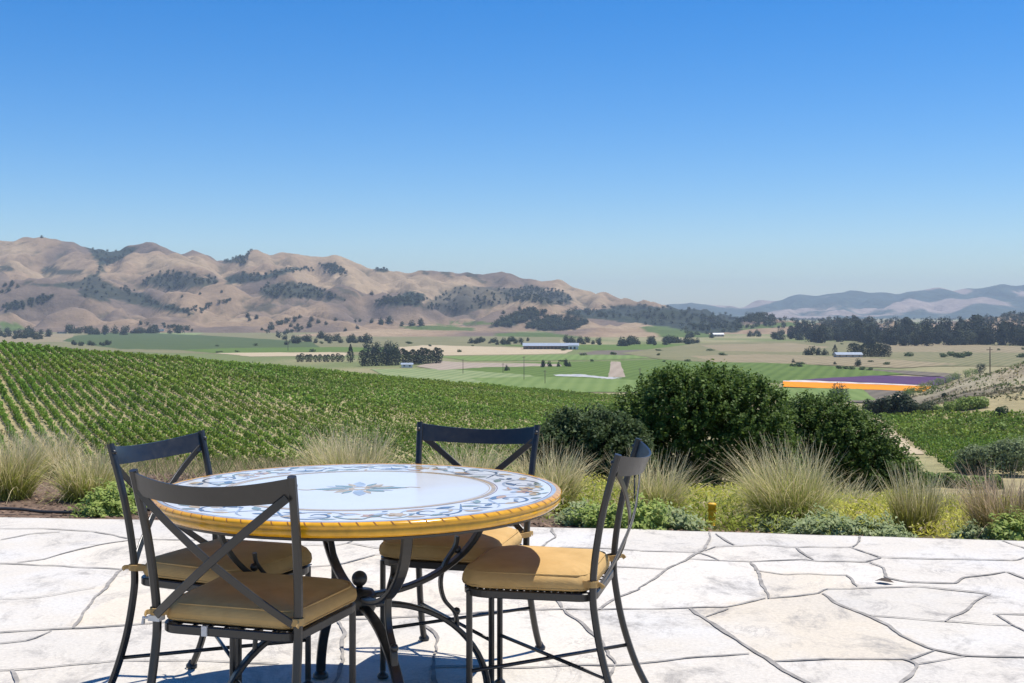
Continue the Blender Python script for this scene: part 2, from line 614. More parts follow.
RIDGES = [skyline,
          [(20, 236, 4300), (10, 255, 3950), (-10, 275, 3500), (-30, 292, 3150)],
          [(75, 239, 4300), (90, 252, 4050), (104, 266, 3800), (112, 276, 3600)],
          [(152, 241, 4300), (135, 256, 3950), (112, 268, 3650), (95, 278, 3400)],
          [(155, 241, 4300), (175, 254, 3900), (205, 268, 3550), (225, 279, 3350)],
          [(195, 247, 4300), (192, 262, 3950), (210, 273, 3600)],
          [(258, 248, 4300), (262, 260, 3950), (290, 271, 3600)],
          [(285, 251, 4300), (305, 261, 3950), (325, 270, 3650)],
          [(332, 254, 4300), (345, 266, 3900), (352, 276, 3600)],
          [(-160, 282, 3200), (-60, 274, 3250), (0, 274, 3200), (40, 275, 3200), (85, 280, 3200), (105, 286, 3120), (140, 298, 2960), (190, 313, 2780)],
          [(250, 292, 3150), (290, 274, 3300), (318, 271, 3350), (350, 279, 3350), (390, 284, 3350), (420, 290, 3250)],
          [(300, 284, 3250), (292, 300, 2950), (272, 318, 2740)],
          [(310, 280, 3300), (332, 293, 3080), (362, 304, 2930), (402, 313, 2820), (440, 321, 2720)],
          [(-200, 306, 2850), (-60, 302, 2900), (0, 301, 2900), (60, 298, 2900), (120, 304, 2830), (180, 316, 2740), (230, 323, 2690)],
          [(150, 272, 3550), (180, 285, 3300), (200, 296, 3080), (222, 308, 2900), (240, 320, 2720)],
          [(225, 302, 2980), (270, 304, 2900), (310, 313, 2790), (350, 322, 2710)],
          [(400, 266, 4300), (420, 281, 3900), (445, 291, 3600), (480, 288, 3500), (530, 291, 3450), (545, 303, 3200)],
          [(425, 264, 4300), (432, 277, 3980)], [(455, 266, 4300), (466, 279, 3950), (490, 284, 3800)], [(500, 270, 4300), (512, 281, 4000), (540, 289, 3800)],
          [(470, 315, 2850), (510, 305, 2950), (540, 300, 3000), (575, 304, 3000), (600, 311, 2930), (640, 318, 2850)],
          [(556, 276, 4300), (562, 288, 3980), (575, 299, 3700)], [(600, 287, 4200), (596, 298, 3880), (590, 307, 3600)], [(640, 296, 4200), (650, 306, 3880)],
          (0.16, [(545, 333, 2260), (585, 327, 2300), (625, 323, 2330), (650, 327, 2300), (690, 335, 2200)]),
          (0.2, [(590, 314, 3200), (640, 309, 3300), (690, 310, 3300), (730, 315, 3200)]),
          (0.2, [(715, 320, 2900), (745, 311, 2950), (762, 310, 2950), (790, 315, 2900), (830, 316, 2900)]),
          (0.16, [(760, 318, 2700), (800, 313, 2800), (850, 310, 2900), (900, 313, 2800), (950, 315, 2800), (1000, 310, 2900), (1060, 312, 2800), (1200, 310, 2800)]),
          (0.10, [(330, 333, 2330), (390, 328, 2400), (450, 328, 2400), (520, 332, 2350)]),
          ]
hx = np.linspace(-3000, 2000, 460); hy = np.linspace(1980, 5000, 330)
HXg, HYg = np.meshgrid(hx, hy)
wx = HXg + 60 * (fbm(HXg, HYg, 330, 3, 51) - 0.5); wy = HYg + 60 * (fbm(HXg, HYg, 330, 3, 61) - 0.5)
HZg = ridge_field(RIDGES, wx, wy, 0.50, 20.0, -62.0, 4.0)
# gullies run down the slopes
er = np.abs(fbm(wx, wy, 150, 4, 77) - 0.5) * 2
er2 = np.abs(fbm(wx, wy, 420, 3, 78) - 0.5) * 2
amp = sstep(-45, 30, HZg) * (1 - 0.6 * sstep(4100, 4350, HYg))
er3 = np.abs(fbm(wx, wy, 75, 3, 79) - 0.5) * 2
HZg = HZg - amp * (26 * (1 - sstep(0, 0.4, er)) + 40 * (1 - sstep(0, 0.45, er2)) + 12 * (1 - sstep(0, 0.45, er3))) * 0.85
HZg = np.maximum(HZg, -46.0)


def zhill(X, Y):
    fx = np.clip((np.asarray(X) - hx[0]) / (hx[1] - hx[0]), 0, len(hx) - 1.001)
    fy = np.clip((np.asarray(Y) - hy[0]) / (hy[1] - hy[0]), 0, len(hy) - 1.001)
    ix = fx.astype(int); iy = fy.astype(int); fx = fx - ix; fy = fy - iy
    z = (HZg[iy, ix] * (1 - fx) + HZg[iy, ix + 1] * fx) * (1 - fy) + (HZg[iy + 1, ix] * (1 - fx) + HZg[iy + 1, ix + 1] * fx) * fy
    return np.where((np.asarray(Y) < hy[0]) | (np.asarray(Y) > hy[-1]), -500, z)


def zall(X, Y):
    return np.maximum(terrain(X, Y), zhill(X, Y))


# dark chaparral and oak patches, as regions of the slopes (seen directions)
VEG = [(1.0, [(79, 239), (95, 245), (118, 246), (140, 247), (125, 258), (108, 267), (92, 275), (100, 262), (88, 250)]),
       (0.9, [(22, 281), (50, 285), (75, 281), (90, 274), (105, 283), (125, 290), (145, 300), (160, 308), (140, 306), (115, 300), (105, 297), (112, 303), (95, 300), (80, 297), (78, 291), (55, 288), (30, 285)]),
       (0.9, [(140, 283), (160, 272), (185, 273), (215, 278), (218, 283), (195, 287), (175, 290), (155, 288)]),
       (1.0, [(120, 288), (140, 292), (150, 298), (175, 305), (195, 311), (195, 314), (170, 311), (150, 306), (135, 298)]),
       (0.9, [(215, 259), (240, 252), (252, 251), (245, 265), (230, 263)]),
       (1.0, [(225, 276), (240, 272), (262, 274), (290, 268), (310, 268), (285, 274), (255, 283), (222, 285)]),
       (0.9, [(258, 291), (275, 284), (300, 283), (312, 285), (330, 293), (346, 301), (320, 298), (290, 298), (262, 297)]),
       (1.0, [(318, 265), (335, 264), (348, 274), (335, 274)]),
       (1.0, [(365, 265), (375, 260), (390, 264), (400, 270), (380, 271)]),
       (1.0, [(372, 303), (385, 297), (410, 292), (428, 295), (428, 300), (415, 306), (395, 305)]),
       (0.7, [(420, 308), (445, 292), (460, 286), (490, 288), (530, 290), (540, 300), (520, 303), (480, 309), (450, 313)]),
       (0.85, [(500, 292), (530, 286), (560, 290), (572, 297), (570, 305), (545, 304), (510, 300)]),
       (0.6, [(0, 303), (30, 300), (52, 294), (54, 300), (30, 308), (5, 313)]),
       (0.9, [(38, 268), (50, 265), (62, 268), (80, 270), (78, 275), (60, 274), (42, 273)]),
       (0.9, [(0, 266), (10, 265), (12, 272), (0, 273)]),
       (0.8, [(418, 264), (426, 266), (430, 276), (424, 274)]), (0.8, [(438, 265), (448, 267), (452, 278), (444, 275)]),
       (0.7, [(465, 267), (480, 268), (484, 285), (474, 282)]), (0.6, [(335, 285), (352, 288), (370, 296), (345, 294)]),
       (1.0, [(490, 327), (510, 316), (530, 310), (546, 314), (530, 320), (512, 327)]), (1.0, [(526, 328), (535, 319), (555, 318), (590, 322), (575, 330), (545, 331)]),
       (1.0, [(560, 310), (600, 308), (650, 306), (690, 307), (740, 315), (740, 333), (690, 333), (650, 325), (600, 318), (570, 316)]),
       (1.0, [(730, 320), (745, 309), (770, 309), (800, 315), (830, 316), (820, 322), (770, 319), (750, 322)]),
       (0.8, [(790, 314), (840, 311), (1030, 312), (1030, 318), (900, 317), (800, 321)]),
       (0.7, [(240, 308), (262, 302), (280, 303), (262, 312), (246, 314)]),
       ]


def build_hills():
    V = np.stack([HXg, HYg, HZg], -1).reshape(-1, 3)
    nr, na = HXg.shape
    idx = np.arange(nr * na).reshape(nr, na)
    Fq = np.stack([idx[:-1, :-1], idx[:-1, 1:], idx[1:, 1:], idx[1:, :-1]], -1).reshape(-1, 4)
    x, y, z = V.T
    px = 512 + F * x / y; py = H0 - F * (z - HC) / y
    jx = px + 14 * (fbm(x, y, 130, 4, 91) - 0.5); jy = py + 7 * (fbm(x, y, 130, 4, 92) - 0.5)
    tan = np.array([0.262, 0.182, 0.112]); tan2 = np.array([0.155, 0.115, 0.085]); gold = np.array([0.315, 0.228, 0.138])
    n = fbm(x, y, 260, 5, 93)[:, None]
    col = tan2 + (tan - tan2) * sstep(0.35, 0.5, n) + (gold - tan) * sstep(0.5, 0.68, n)
    dark_amt = np.zeros(len(V))
    for w, poly in VEG:
        dark_amt = np.maximum(dark_amt, w * in_poly(jx, jy, poly))
    # concave ground is blended towards the dark tone in patches
    gy, gx = np.gradient(HZg)
    lap = (np.gradient(gx, axis=1) + np.gradient(gy, axis=0)).reshape(-1)
    dark_amt = np.maximum(dark_amt, 0.55 * sstep(1.2, 4.5, lap) * (fbm(x, y, 180, 3, 95) > 0.52))
    dark = np.array([0.028, 0.038, 0.025])
    col = col * (1 - dark_amt[:, None]) + dark * dark_amt[:, None]
    for poly in ([(398, 326), (440, 325), (478, 327), (472, 331), (410, 330)], [(495, 333), (540, 331.5), (575, 336), (600, 341), (500, 341)], [(640, 327), (660, 325.5), (690, 331), (722, 337), (715, 342), (655, 338)],
                 [(0, 322), (18, 322), (30, 330), (0, 332)], [(735, 326), (790, 322), (800, 326), (745, 330)], [(440, 322), (480, 321), (500, 324), (470, 325)]):
        col[in_poly(jx, py + 0.3 * (jy - py), poly)] = (0.085, 0.12, 0.032)
    o = np_obj("hills", V, Fq, col, M["hill"], smooth=True)
    tag(o, kind="structure")


build_hills()


def build_mountains():
    MY = 10500
    sk = [(600, 304, MY), (690, 304, MY), (700, 302, MY), (725, 303, MY), (742, 306, MY), (770, 299, MY), (795, 297, MY), (805, 295, MY), (822, 297, MY), (850, 289, MY), (870, 291, MY),
          (890, 292, MY), (920, 288, MY), (935, 287, MY), (958, 292, MY), (975, 287, MY), (1000, 283, MY), (1024, 284, MY), (1080, 288, MY), (1160, 282, MY), (1260, 290, MY)]
    R = [sk,
         [(850, 289, MY), (838, 300, 9400), (830, 309, 8600)], [(805, 295, MY), (795, 304, 9500), (790, 311, 8800)],
         [(920, 288, MY), (905, 299, 9500), (895, 308, 8700)], [(935, 287, MY), (955, 298, 9500), (985, 308, 8700)],
         [(1000, 283, MY), (985, 296, 9500), (968, 308, 8600)], [(1024, 284, MY), (1040, 297, 9500), (1050, 308, 8600)],
         [(870, 291, MY), (872, 303, 9300)], [(770, 299, MY), (762, 308, 9400)], [(700, 302, MY), (712, 309, 9300)]]
    gx = np.linspace(-500, 7600, 240); gy = np.linspace(7600, 11800, 120)
    X, Y = np.meshgrid(gx, gy)
    wx = X + 170 * (fbm(X, Y, 800, 3, 15) - 0.5); wy = Y + 170 * (fbm(X, Y, 800, 3, 16) - 0.5)
    Z = ridge_field(R, wx, wy, 0.31, 55.0, -70.0, 9)
    er = np.abs(fbm(wx, wy, 500, 4, 17) - 0.5) * 2
    Z = Z - sstep(-40, 40, Z) * 60 * (1 - sstep(0, 0.4, er)) * (1 - 0.6 * sstep(9900, 10400, Y))
    Z = np.maximum(Z, -46)
    V = np.stack([X, Y, Z], -1).reshape(-1, 3)
    nr, na = X.shape
    idx = np.arange(nr * na).reshape(nr, na)
    Fq = np.stack([idx[:-1, :-1], idx[:-1, 1:], idx[1:, 1:], idx[1:, :-1]], -1).reshape(-1, 4)
    x, y, z = V.T
    n = fbm(x, y, 620, 6, 18)[:, None]
    col = np.array([0.05, 0.075, 0.06]) * (1 - sstep(0.53, 0.59, n)) + np.array([0.29, 0.23, 0.185]) * sstep(0.53, 0.59, n)
    tag(np_obj("mountains", V, Fq, col, M["far"], smooth=True), kind="structure")


build_mountains()

# ------------------------------------------------------------------ fields on the valley floor
def field_mat(name, c1, c2, rot=0.3, rowscale=0.035, contrast=0.7):
    m, nt, b = new_mat(name)
    tc = N(nt, "ShaderNodeTexCoord")
    mp = N(nt, "ShaderNodeMapping"); mp.inputs["Rotation"].default_value = (0, 0, rot)
    nt.links.new(tc.outputs["Object"], mp.inputs[0])
    w = N(nt, "ShaderNodeTexWave", in_Scale=rowscale); w.inputs["Distortion"].default_value = 1.0
    nt.links.new(mp.outputs[0], w.inputs["Vector"])
    n = noise_tex(nt, 0.022, 6, 0.65, tc.outputs["Object"])
    mx = N(nt, "ShaderNodeMath", operation="MULTIPLY_ADD"); mx.inputs[1].default_value = contrast * 0.5
    nt.links.new(w.outputs[1], mx.inputs[0]); nt.links.new(n.outputs[0], mx.inputs[2])
    r = ramp(nt, [(0.35, c1), (0.85, c2)], mx.outputs[0])
    nt.links.new(r.outputs[0], b.inputs["Base Color"])
    b.inputs["Roughness"].default_value = 0.95
    b.inputs["Specular IOR Level"].default_value = 0.1
    return m


FM = {"green": field_mat("green_crop", (0.075, 0.118, 0.022), (0.115, 0.165, 0.035)),
      "vine": field_mat("vine_crop", (0.055, 0.082, 0.028), (0.085, 0.112, 0.04), 0.9),
      "lime": field_mat("young_crop", (0.12, 0.175, 0.045), (0.165, 0.22, 0.065), 0.1),
      "pale": field_mat("pale_green_crop", (0.14, 0.19, 0.07), (0.24, 0.27, 0.12), 0.2),
      "sand": field_mat("sandy_stubble", (0.37, 0.29, 0.175), (0.46, 0.37, 0.24), 0.2),
      "tan": field_mat("dry_grass_field", (0.19, 0.155, 0.088), (0.28, 0.225, 0.13), 0.5, 0.03),
      "brown": field_mat("ploughed_soil", (0.11, 0.095, 0.07), (0.17, 0.14, 0.10), 0.5),
      "olive": field_mat("olive_scrub_field", (0.125, 0.13, 0.055), (0.22, 0.195, 0.10), 0.5, 0.04),
      "orange": field_mat("orange_flowers", (0.62, 0.19, 0.006), (0.74, 0.27, 0.012), 0.15, 0.3),
      "purple": field_mat("purple_flowers", (0.065, 0.034, 0.078), (0.10, 0.05, 0.115), 0.15, 0.3),
      "white": field_mat("white_flowers", (0.46, 0.38, 0.34), (0.58, 0.5, 0.45), 0.15),
      "plastic": field_mat("pale_gravel", (0.32, 0.33, 0.33), (0.42, 0.41, 0.385), 0.15),
      "pink": field_mat("bare_pink_soil", (0.28, 0.225, 0.165), (0.34, 0.275, 0.205), 0.15)}
nfield = 0


def field(name, mat, poly):
    global nfield
    nfield += 1
    z = ZV + 0.1 + nfield * 0.018
    pts = []
    for i, (a, b) in enumerate(poly):
        c_, d_ = poly[(i + 1) % len(poly)]
        m = 9
        for j in range(m):
            t = j / m
            jit = 0.25 if 0 < j else 0.0
            pts.append(G(a + (c_ - a) * t + rng.uniform(-2, 2) * jit, b + (d_ - b) * t + rng.uniform(-0.9, 0.9) * jit, z))
    ctr = np.mean(pts, 0)
    mb = MB()
    mb.add([p - ctr for p in pts], [tuple(range(len(pts)))])
    o = mb.build(name, FM[mat]); o.location = ctr
    # counter-clockwise so it faces up
    me = o.data
    if me.polygons[0].normal.z < 0:
        me.flip_normals()
    tag(o, kind="structure")


field("field", "olive", [(-120, 331), (560, 332), (560, 352), (300, 356), (-120, 346)])
field("field", "tan", [(-60, 334), (75, 334), (68, 342), (-60, 342)])
field("field", "vine", [(62, 341), (75, 336), (110, 332), (150, 331.5), (215, 336), (312, 342), (324, 350), (200, 350), (120, 349)])
field("field", "pale", [(150, 331), (185, 330.5), (205, 333), (195, 335), (160, 333.5)])
field("field", "green", [(180, 350), (230, 348), (330, 347), (420, 347.5), (425, 351), (330, 352), (215, 353)])
field("field", "sand", [(215, 353), (330, 352), (348, 353), (345, 356), (250, 356.5)])
field("field", "sand", [(398, 347), (430, 345), (520, 347.5), (574, 350), (565, 353.5), (440, 355.5), (400, 354)])
field("field", "green", [(490, 344), (530, 345), (700, 344), (720, 347), (640, 351), (560, 349), (520, 346.5)])
field("field", "brown", [(578, 353), (600, 350.5), (655, 349.5), (660, 354), (590, 356)])
field("field", "lime", [(438, 356.5), (560, 354.5), (640, 355), (720, 350), (722, 355), (600, 360), (470, 361)])
field("field", "green", [(438, 369), (480, 363), (610, 361), (700, 358), (800, 364), (870, 370), (872, 376), (640, 392), (540, 390), (430, 382)])
field("field", "pale", [(370, 369), (440, 368.5), (530, 375), (560, 384), (470, 384), (390, 378)])
field("dirt_yard", "pink", [(415, 366), (440, 361), (466, 362.5), (560, 364), (562, 366), (490, 367), (440, 370)])
field("field", "lime", [(470, 378), (540, 376.5), (640, 380), (660, 392), (520, 392)])
field("bare_plot", "pink", [(611, 361.5), (620, 361.5), (625.5, 377), (608, 377)])
field("gravel_strip", "plastic", [(553, 374.6), (580, 374.1), (605, 376.8), (622, 377.6), (612, 379.2), (590, 377.2), (556, 375.9)])
field("field", "olive", [(620, 353), (700, 343), (790, 341), (900, 342), (1100, 345), (1100, 366), (900, 366), (860, 360), (800, 364), (720, 363), (660, 359)])
field("field", "tan", [(700, 345), (790, 343), (830, 347), (800, 352), (720, 351)])
field("field", "tan", [(690, 356), (760, 354), (860, 357), (900, 360), (960, 364), (900, 368), (800, 364), (720, 363)])
field("field", "tan", [(870, 345), (930, 343), (1040, 347), (1040, 353), (940, 352), (890, 352)])
field("field", "green", [(640, 366), (700, 362), (760, 362.5), (800, 364), (905, 371), (915, 373.5), (870, 376), (790, 381), (640, 384)])
field("field", "brown", [(862, 369), (905, 370.5), (962, 374), (958, 377.5), (915, 375)])
field("flower_field", "purple", [(800, 379.6), (870, 375.6), (962, 377), (938, 385), (932, 385)])
field("flower_field", "white", [(783, 380.6), (800, 380.0), (934, 385.5), (932, 386.2), (783, 381.2)])
field("flower_field", "orange", [(783, 381.2), (932, 386.2), (924, 391.4), (783, 386.6)])
field("field", "lime", [(760, 387.5), (846, 388.5), (852, 401), (780, 402)])
field("field", "brown", [(846, 389), (908, 391), (912, 404), (850, 402)])
field("field", "lime", [(846, 388.5), (862, 389), (876, 400), (850, 400.5)])
field("bare_plot", "sand", [(884, 399.5), (890, 395.5), (904, 394.5), (898, 401)])


# ------------------------------------------------------------------ generic trees
def crown_geo(n, rad, hgt, z0, leaf, base_col, shape="round", lobes=7, cv=0.25):
    cs = []
    if shape == "round":
        L = []
        for i in range(lobes):
            a = rng.uniform(0, 2 * math.pi); rr = rad * rng.uniform(0.2, 0.62)
            L.append((rr * math.cos(a), rr * math.sin(a), z0 + hgt * rng.uniform(0.25, 0.75), rad * rng.uniform(0.38, 0.6), hgt * rng.uniform(0.22, 0.34)))
        L.append((0, 0, z0 + hgt * 0.55, rad * 0.6, hgt * 0.43))
        li = rng.integers(0, len(L), n); La = np.array(L)[li]
        d = rand_dirs(n); q = rng.uniform(0.72, 1.03, (n, 1))
        c = La[:, :3] + d * q * np.stack([La[:, 3], La[:, 3], La[:, 4]], 1)
        nr = unit(d + 0.6 * rand_dirs(n) + np.array([0, 0, 0.3]))
    else:
        t = rng.uniform(0, 1, n) ** 0.8
        prof = {"cone": (1 - t) ** 0.8 * (0.55 + 0.45 * np.minimum(1, t * 8)), "column": np.sqrt(np.clip(1 - (2 * t - 1) ** 2 * 0.96, 0, 1))}[shape]
        a = rng.uniform(0, 2 * math.pi, n)
        wob = 0.8 + 0.4 * vnoise(a * 1.4, t * 6, int(rng.integers(999)))
        r = rad * prof * wob * rng.uniform(0.6, 1.0, n)
        c = np.stack([r * np.cos(a), r * np.sin(a), z0 + hgt * t], 1)
        nr = unit(np.stack([np.cos(a), np.sin(a), 0.5 * np.ones(n)], 1) + 0.6 * rand_dirs(n))
    V, Fq = leaves(c, nr, leaf * rng.uniform(0.7, 1.3, n), 0.8)
    tint = rng.uniform(1 - cv, 1 + cv, (n, 1))
    col = np.repeat(np.array(base_col) * tint, 4, axis=0)
    return V, Fq, col


def trunk_geo(h, r):
    mb = MB()
    pts = [(0, 0, -0.3), (0.04 * h * rng.uniform(-1, 1), 0.03 * h, h * 0.4), (0.06 * h * rng.uniform(-1, 1), 0.0, h)]
    mb.sweep(catmull(pts, 4), circ(r, 7), (1, 0, 0), smooth=True, scale=list(np.linspace(1, 0.45, 9)))
    return mb


def tree_mesh(name, n, rad, h, leaf, col, shape, z0=None, lobes=7):
    """one mesh: crown with a short stem, for trees that stand a few pixels high"""
    z0 = h * 0.12 if z0 is None else z0
    V, Fq, c = crown_geo(n, rad, h - z0, z0, leaf, col, shape, lobes)
    st = []
    k = 6
    for z, r in ((-0.8, rad * 0.10), (h * 0.5, rad * 0.05)):
        for i in range(k):
            st.append((r * math.cos(i * 2 * math.pi / k), r * math.sin(i * 2 * math.pi / k), z))
    sF = [(i, (i + 1) % k, k + (i + 1) % k, k + i) for i in range(k)]
    G_ = cat_geo([(V, Fq, c), (np.array(st), np.array(sF), np.tile(np.array([[0.07, 0.055, 0.04]]), (2 * k, 1)))])
    return np_mesh(name, *G_, M["leaf_far"])


OAK = [0.040, 0.056, 0.026]
PINE = [0.022, 0.036, 0.020]
oak_meshes = [tree_mesh("oak_tree", 420, 5.0, 8.0, 1.1, OAK, "round", -1.6) for _ in range(4)]
cyp_meshes = [tree_mesh("cypress_tree", 420, 2.6, 12.0, 0.8, PINE, "column", 0.2) for _ in range(3)]
pine_meshes = [tree_mesh("pine_tree", 420, 3.6, 14.0, 0.9, PINE, "cone", 0.6) for _ in range(2)]
euc_meshes = [tree_mesh("eucalyptus_tree", 700, 8.0, 26.0, 2.1, [0.032, 0.045, 0.028], "column", 0.0, 10) for _ in range(3)] + [tree_mesh("eucalyptus_tree", 800, 10.0, 20.0 + 3 * (i % 3), 2.1, ([0.032, 0.045, 0.028], [0.075, 0.088, 0.045], [0.028, 0.04, 0.026])[i % 3], "round", -4.0, 14) for i in range(9)]
bush_meshes = [tree_mesh("scrub_bush", 300, 2.0, 2.4, 0.5, [0.075, 0.11, 0.03], "round", 0.0) for _ in range(3)]


def plant(meshes, name, loc, s, label, cat, group, sz=None):
    o = bpy.data.objects.new(name, meshes[int(rng.integers(len(meshes)))])
    C.objects.link(o)
    o.location = loc
    o.rotation_euler = (0, 0, rng.uniform(0, 6.28))
    o.scale = (s, s, sz if sz else s)
    return tag(o, label, cat, group)


def plant_px(meshes, name, px, py, hpx, href, label, cat, group, wide=1.0):
    p = hit(px, py, zall, 60)
    h = hpx * p[1] / F
    s = h / href
    return plant(meshes, name, p, s * wide, label, cat, group, s)


# cypress windbreak in the middle distance
for i in range(24):
    px = 362 + i * 3.35 + rng.uniform(-0.7, 0.7)
    plant_px(cyp_meshes, "cypress_tree", px, 366.5 - 0.04 * (px - 362) + rng.uniform(-0.3, 0.3), rng.uniform(12.5, 16.5), 12.0,
             "dark cypress standing in the dense windbreak row behind the vineyard crest", "tree", "cypress windbreak in the valley", 1.35)
for i in range(11):
    px = 298 + i * 4.4 + rng.uniform(-1, 1)
    plant_px(cyp_meshes, "cypress_tree", px, 362.0, rng.uniform(7, 9.5), 12.0, "small dark tree in the low row left of the cypress windbreak", "tree",
             "low tree row left of the windbreak", 1.8)
plant_px(pine_meshes, "pine_tree", 350.5, 362.5, 18, 14.0, "lone pointed dark pine just left of the cypress windbreak", "tree", None, 1.25)
for px, py, h in ((368, 353, 11), (378, 353, 13), (389, 353.5, 14), (396, 354, 12)):
    plant_px(oak_meshes, "oak_tree", px, py, h, 8.0, "broad round dark tree rising behind the cypress windbreak", "tree", "round trees behind the windbreak", 0.9)
for px, py, h in ((507, 371, 7), (543, 367.5, 8), (549.5, 367, 7), (559, 367, 6), (566, 366.5, 8), (569, 367, 6)):
    plant_px(oak_meshes, "oak_tree", px, py, h, 8.0, "small dark tree beside the pale track across the green fields", "tree", "small trees along the pale track", 0.7)
for px, py, h in ((812, 355.5, 10), (806, 355.5, 8), (819, 355.5, 9), (825, 355.5, 8)):
    plant_px(oak_meshes, "oak_tree", px, py, h, 8.0, "dark tree in the clump of four on the dry right hand field", "tree", "clump of four trees on the dry field", 0.75)
plant_px(pine_meshes, "pine_tree", 835, 353.5, 9, 14.0, "small pointed conifer between two tree clumps on the dry field", "tree", None, 1.7)
for i in range(12):
    plant_px(cyp_meshes, "cypress_tree", 851 + i * 3.4, 357.0 + 0.02 * i, rng.uniform(10, 14), 12.0, "tree in the dense dark row on the dry right hand field", "tree",
             "dark tree row on the dry field", 1.5)
for px in (793, 800, 839, 846, 853, 862, 870):
    plant_px(bush_meshes, "scrub_bush", px, 367 + 0.05 * (px - 793), 4, 2.4, "small bush along the upper edge of the green field", "bush", "bushes edging the green field", 1.2)
for px, py, h in ((858, 366.5, 9), (835, 365, 4), (793, 363, 5)):
    plant_px(oak_meshes, "oak_tree", px, py, h, 8.0, "rounded tree on the upper edge of the green field", "tree", "trees edging the green field", 0.8)
for px, w in ((910, 5), (952, 5.5), (944, 4.5), (960, 6), (968, 5), (1022, 5), (966, 5)):
    plant_px(bush_meshes, "scrub_bush", px, 357 + rng.uniform(-1, 1), w, 2.4, "low grey green bush on the far dry meadow", "bush", "bushes on the far meadow", 1.4)

for i in range(38):
    px = rng.uniform(560, 1030) if i % 3 else rng.uniform(180, 480)
    py = rng.choice([344.5, 350.5, 355.5, 362, 364.5]) + rng.uniform(-0.7, 0.7) if i % 3 else rng.choice([346.5, 352.5, 344]) + rng.uniform(-0.6, 0.6)
    plant_px(bush_meshes, "scrub_bush", px, py, rng.uniform(1.6, 3.6), 2.4, "low bush along a field edge on the valley floor", "bush", "bushes along the field edges", rng.uniform(1, 2.5))
# the tall wood across the right of the valley
tall = []
for i in range(190):
    t = rng.uniform(0, 1)
    px = 790 + 260 * (rng.uniform(0, 1) ** 0.85)
    row = rng.uniform(0, 1)
    base = 346.5 - 9 * row - (3 if px < 860 else 0)
    h = rng.uniform(9, 26) * (0.75 + 0.35 * min(1, max(0, (px - 800) / 150)))
    p = G(px, base, ZV); h = h * p[1] / F
    plant(euc_meshes if i % 5 else pine_meshes + cyp_meshes, "eucalyptus_tree", p, h / (26.0 if i % 5 else 17.0) * rng.uniform(0.85, 1.2), "tall dark tree in the wood along the far right of the valley", "tree",
          "trees of the wood right in the valley", h / (26.0 if i % 5 else 17.0))
for i in range(34):
    px = rng.uniform(680, 800); base = 341 - rng.uniform(0, 7)
    if 715 < px < 760 and base > 337: continue
    p = G(px, base, ZV)
    plant(oak_meshes, "oak_tree", p, rng.uniform(0.9, 1.8), "rounded dark oak on the low ground left of the tall wood", "tree", "oaks left of the tall wood")
# trees round the barn and at the foot of the hills
for i in range(40):
    px = rng.uniform(566, 700)
    base = 346.5 - 0.03 * abs(px - 620) - rng.uniform(0, 3.5)
    p = G(px, base, ZV)
    plant(oak_meshes, "oak_tree", p, rng.uniform(0.8, 1.7), "dark oak in the thicket to the right of the long barn", "tree", "oaks right of the barn")
for i in range(24):
    px = rng.uniform(470, 528); base = rng.uniform(341, 345)
    p = G(px, base, ZV)
    plant(oak_meshes, "oak_tree", p, rng.uniform(0.6, 1.2), "low dark oak in the scrub to the left of the long barn", "tree", "oaks left of the barn")
for i in range(60):
    px = rng.uniform(-20, 180); base = 340 - rng.uniform(0, 8)
    if px > 66 and base > 335: base = 333.5
    p = G(px, base, ZV)
    plant(oak_meshes, "oak_tree", p, rng.uniform(0.9, 2.5), "dark oak around the farmsteads at the left foot of the hills", "tree", "oaks at the left foot of the hills")
for i in range(26):
    px = rng.uniform(284, 372); base = 345 - rng.uniform(0, 7)
    p = G(px, base, ZV)
    plant(oak_meshes, "oak_tree", p, rng.uniform(0.8, 1.8), "dark oak below the tan hills in the middle of the valley", "tree", "oaks below the tan hills")
for i in range(10):
    p = G(rng.uniform(74, 112), rng.uniform(344.5, 346), ZV)
    plant(oak_meshes, "oak_tree", p, rng.uniform(0.6, 1.0), "low tree on the dark green field beyond the vineyard crest", "tree", "low trees on the dark field")

# oaks on the slopes
DOTS = [(372, 322, 5), (381, 322, 6), (390, 322, 7), (402, 325, 5), (412, 325, 7), (421, 325, 8), (256, 318, 5), (250, 320, 4), (247, 317, 5), (318, 322, 5), (312, 320, 5),
        (326, 324, 4), (335, 320, 4), (355, 321, 3), (360, 321, 4), (372, 294, 5), (382, 324, 6), (300, 317, 4), (291, 326, 5), (310, 326, 6), (345, 330, 4), (357, 328, 4),
        (503, 313, 4), (520, 309, 4), (531, 318, 5), (545, 312, 4), (548, 322, 5), (505, 320, 6), (588, 312, 5), (600, 316, 5), (222, 292, 3), (200, 294, 3), (182, 296, 3),
        (18, 287, 4), (12, 284, 5), (8, 292, 5), (5, 286, 4), (2, 292, 4), (42, 237, 3), (52, 237, 3), (66, 238, 4), (72, 238, 4), (78, 239, 4)]
hg = "oaks dotted over the dry hills"
hl = "dark oak dotting the dry tan hillside"
for px, py, h in DOTS:
    plant_px(oak_meshes, "oak_tree", px, py + 1, h, 8.0, hl, "tree", hg, 1.0)
strings = []
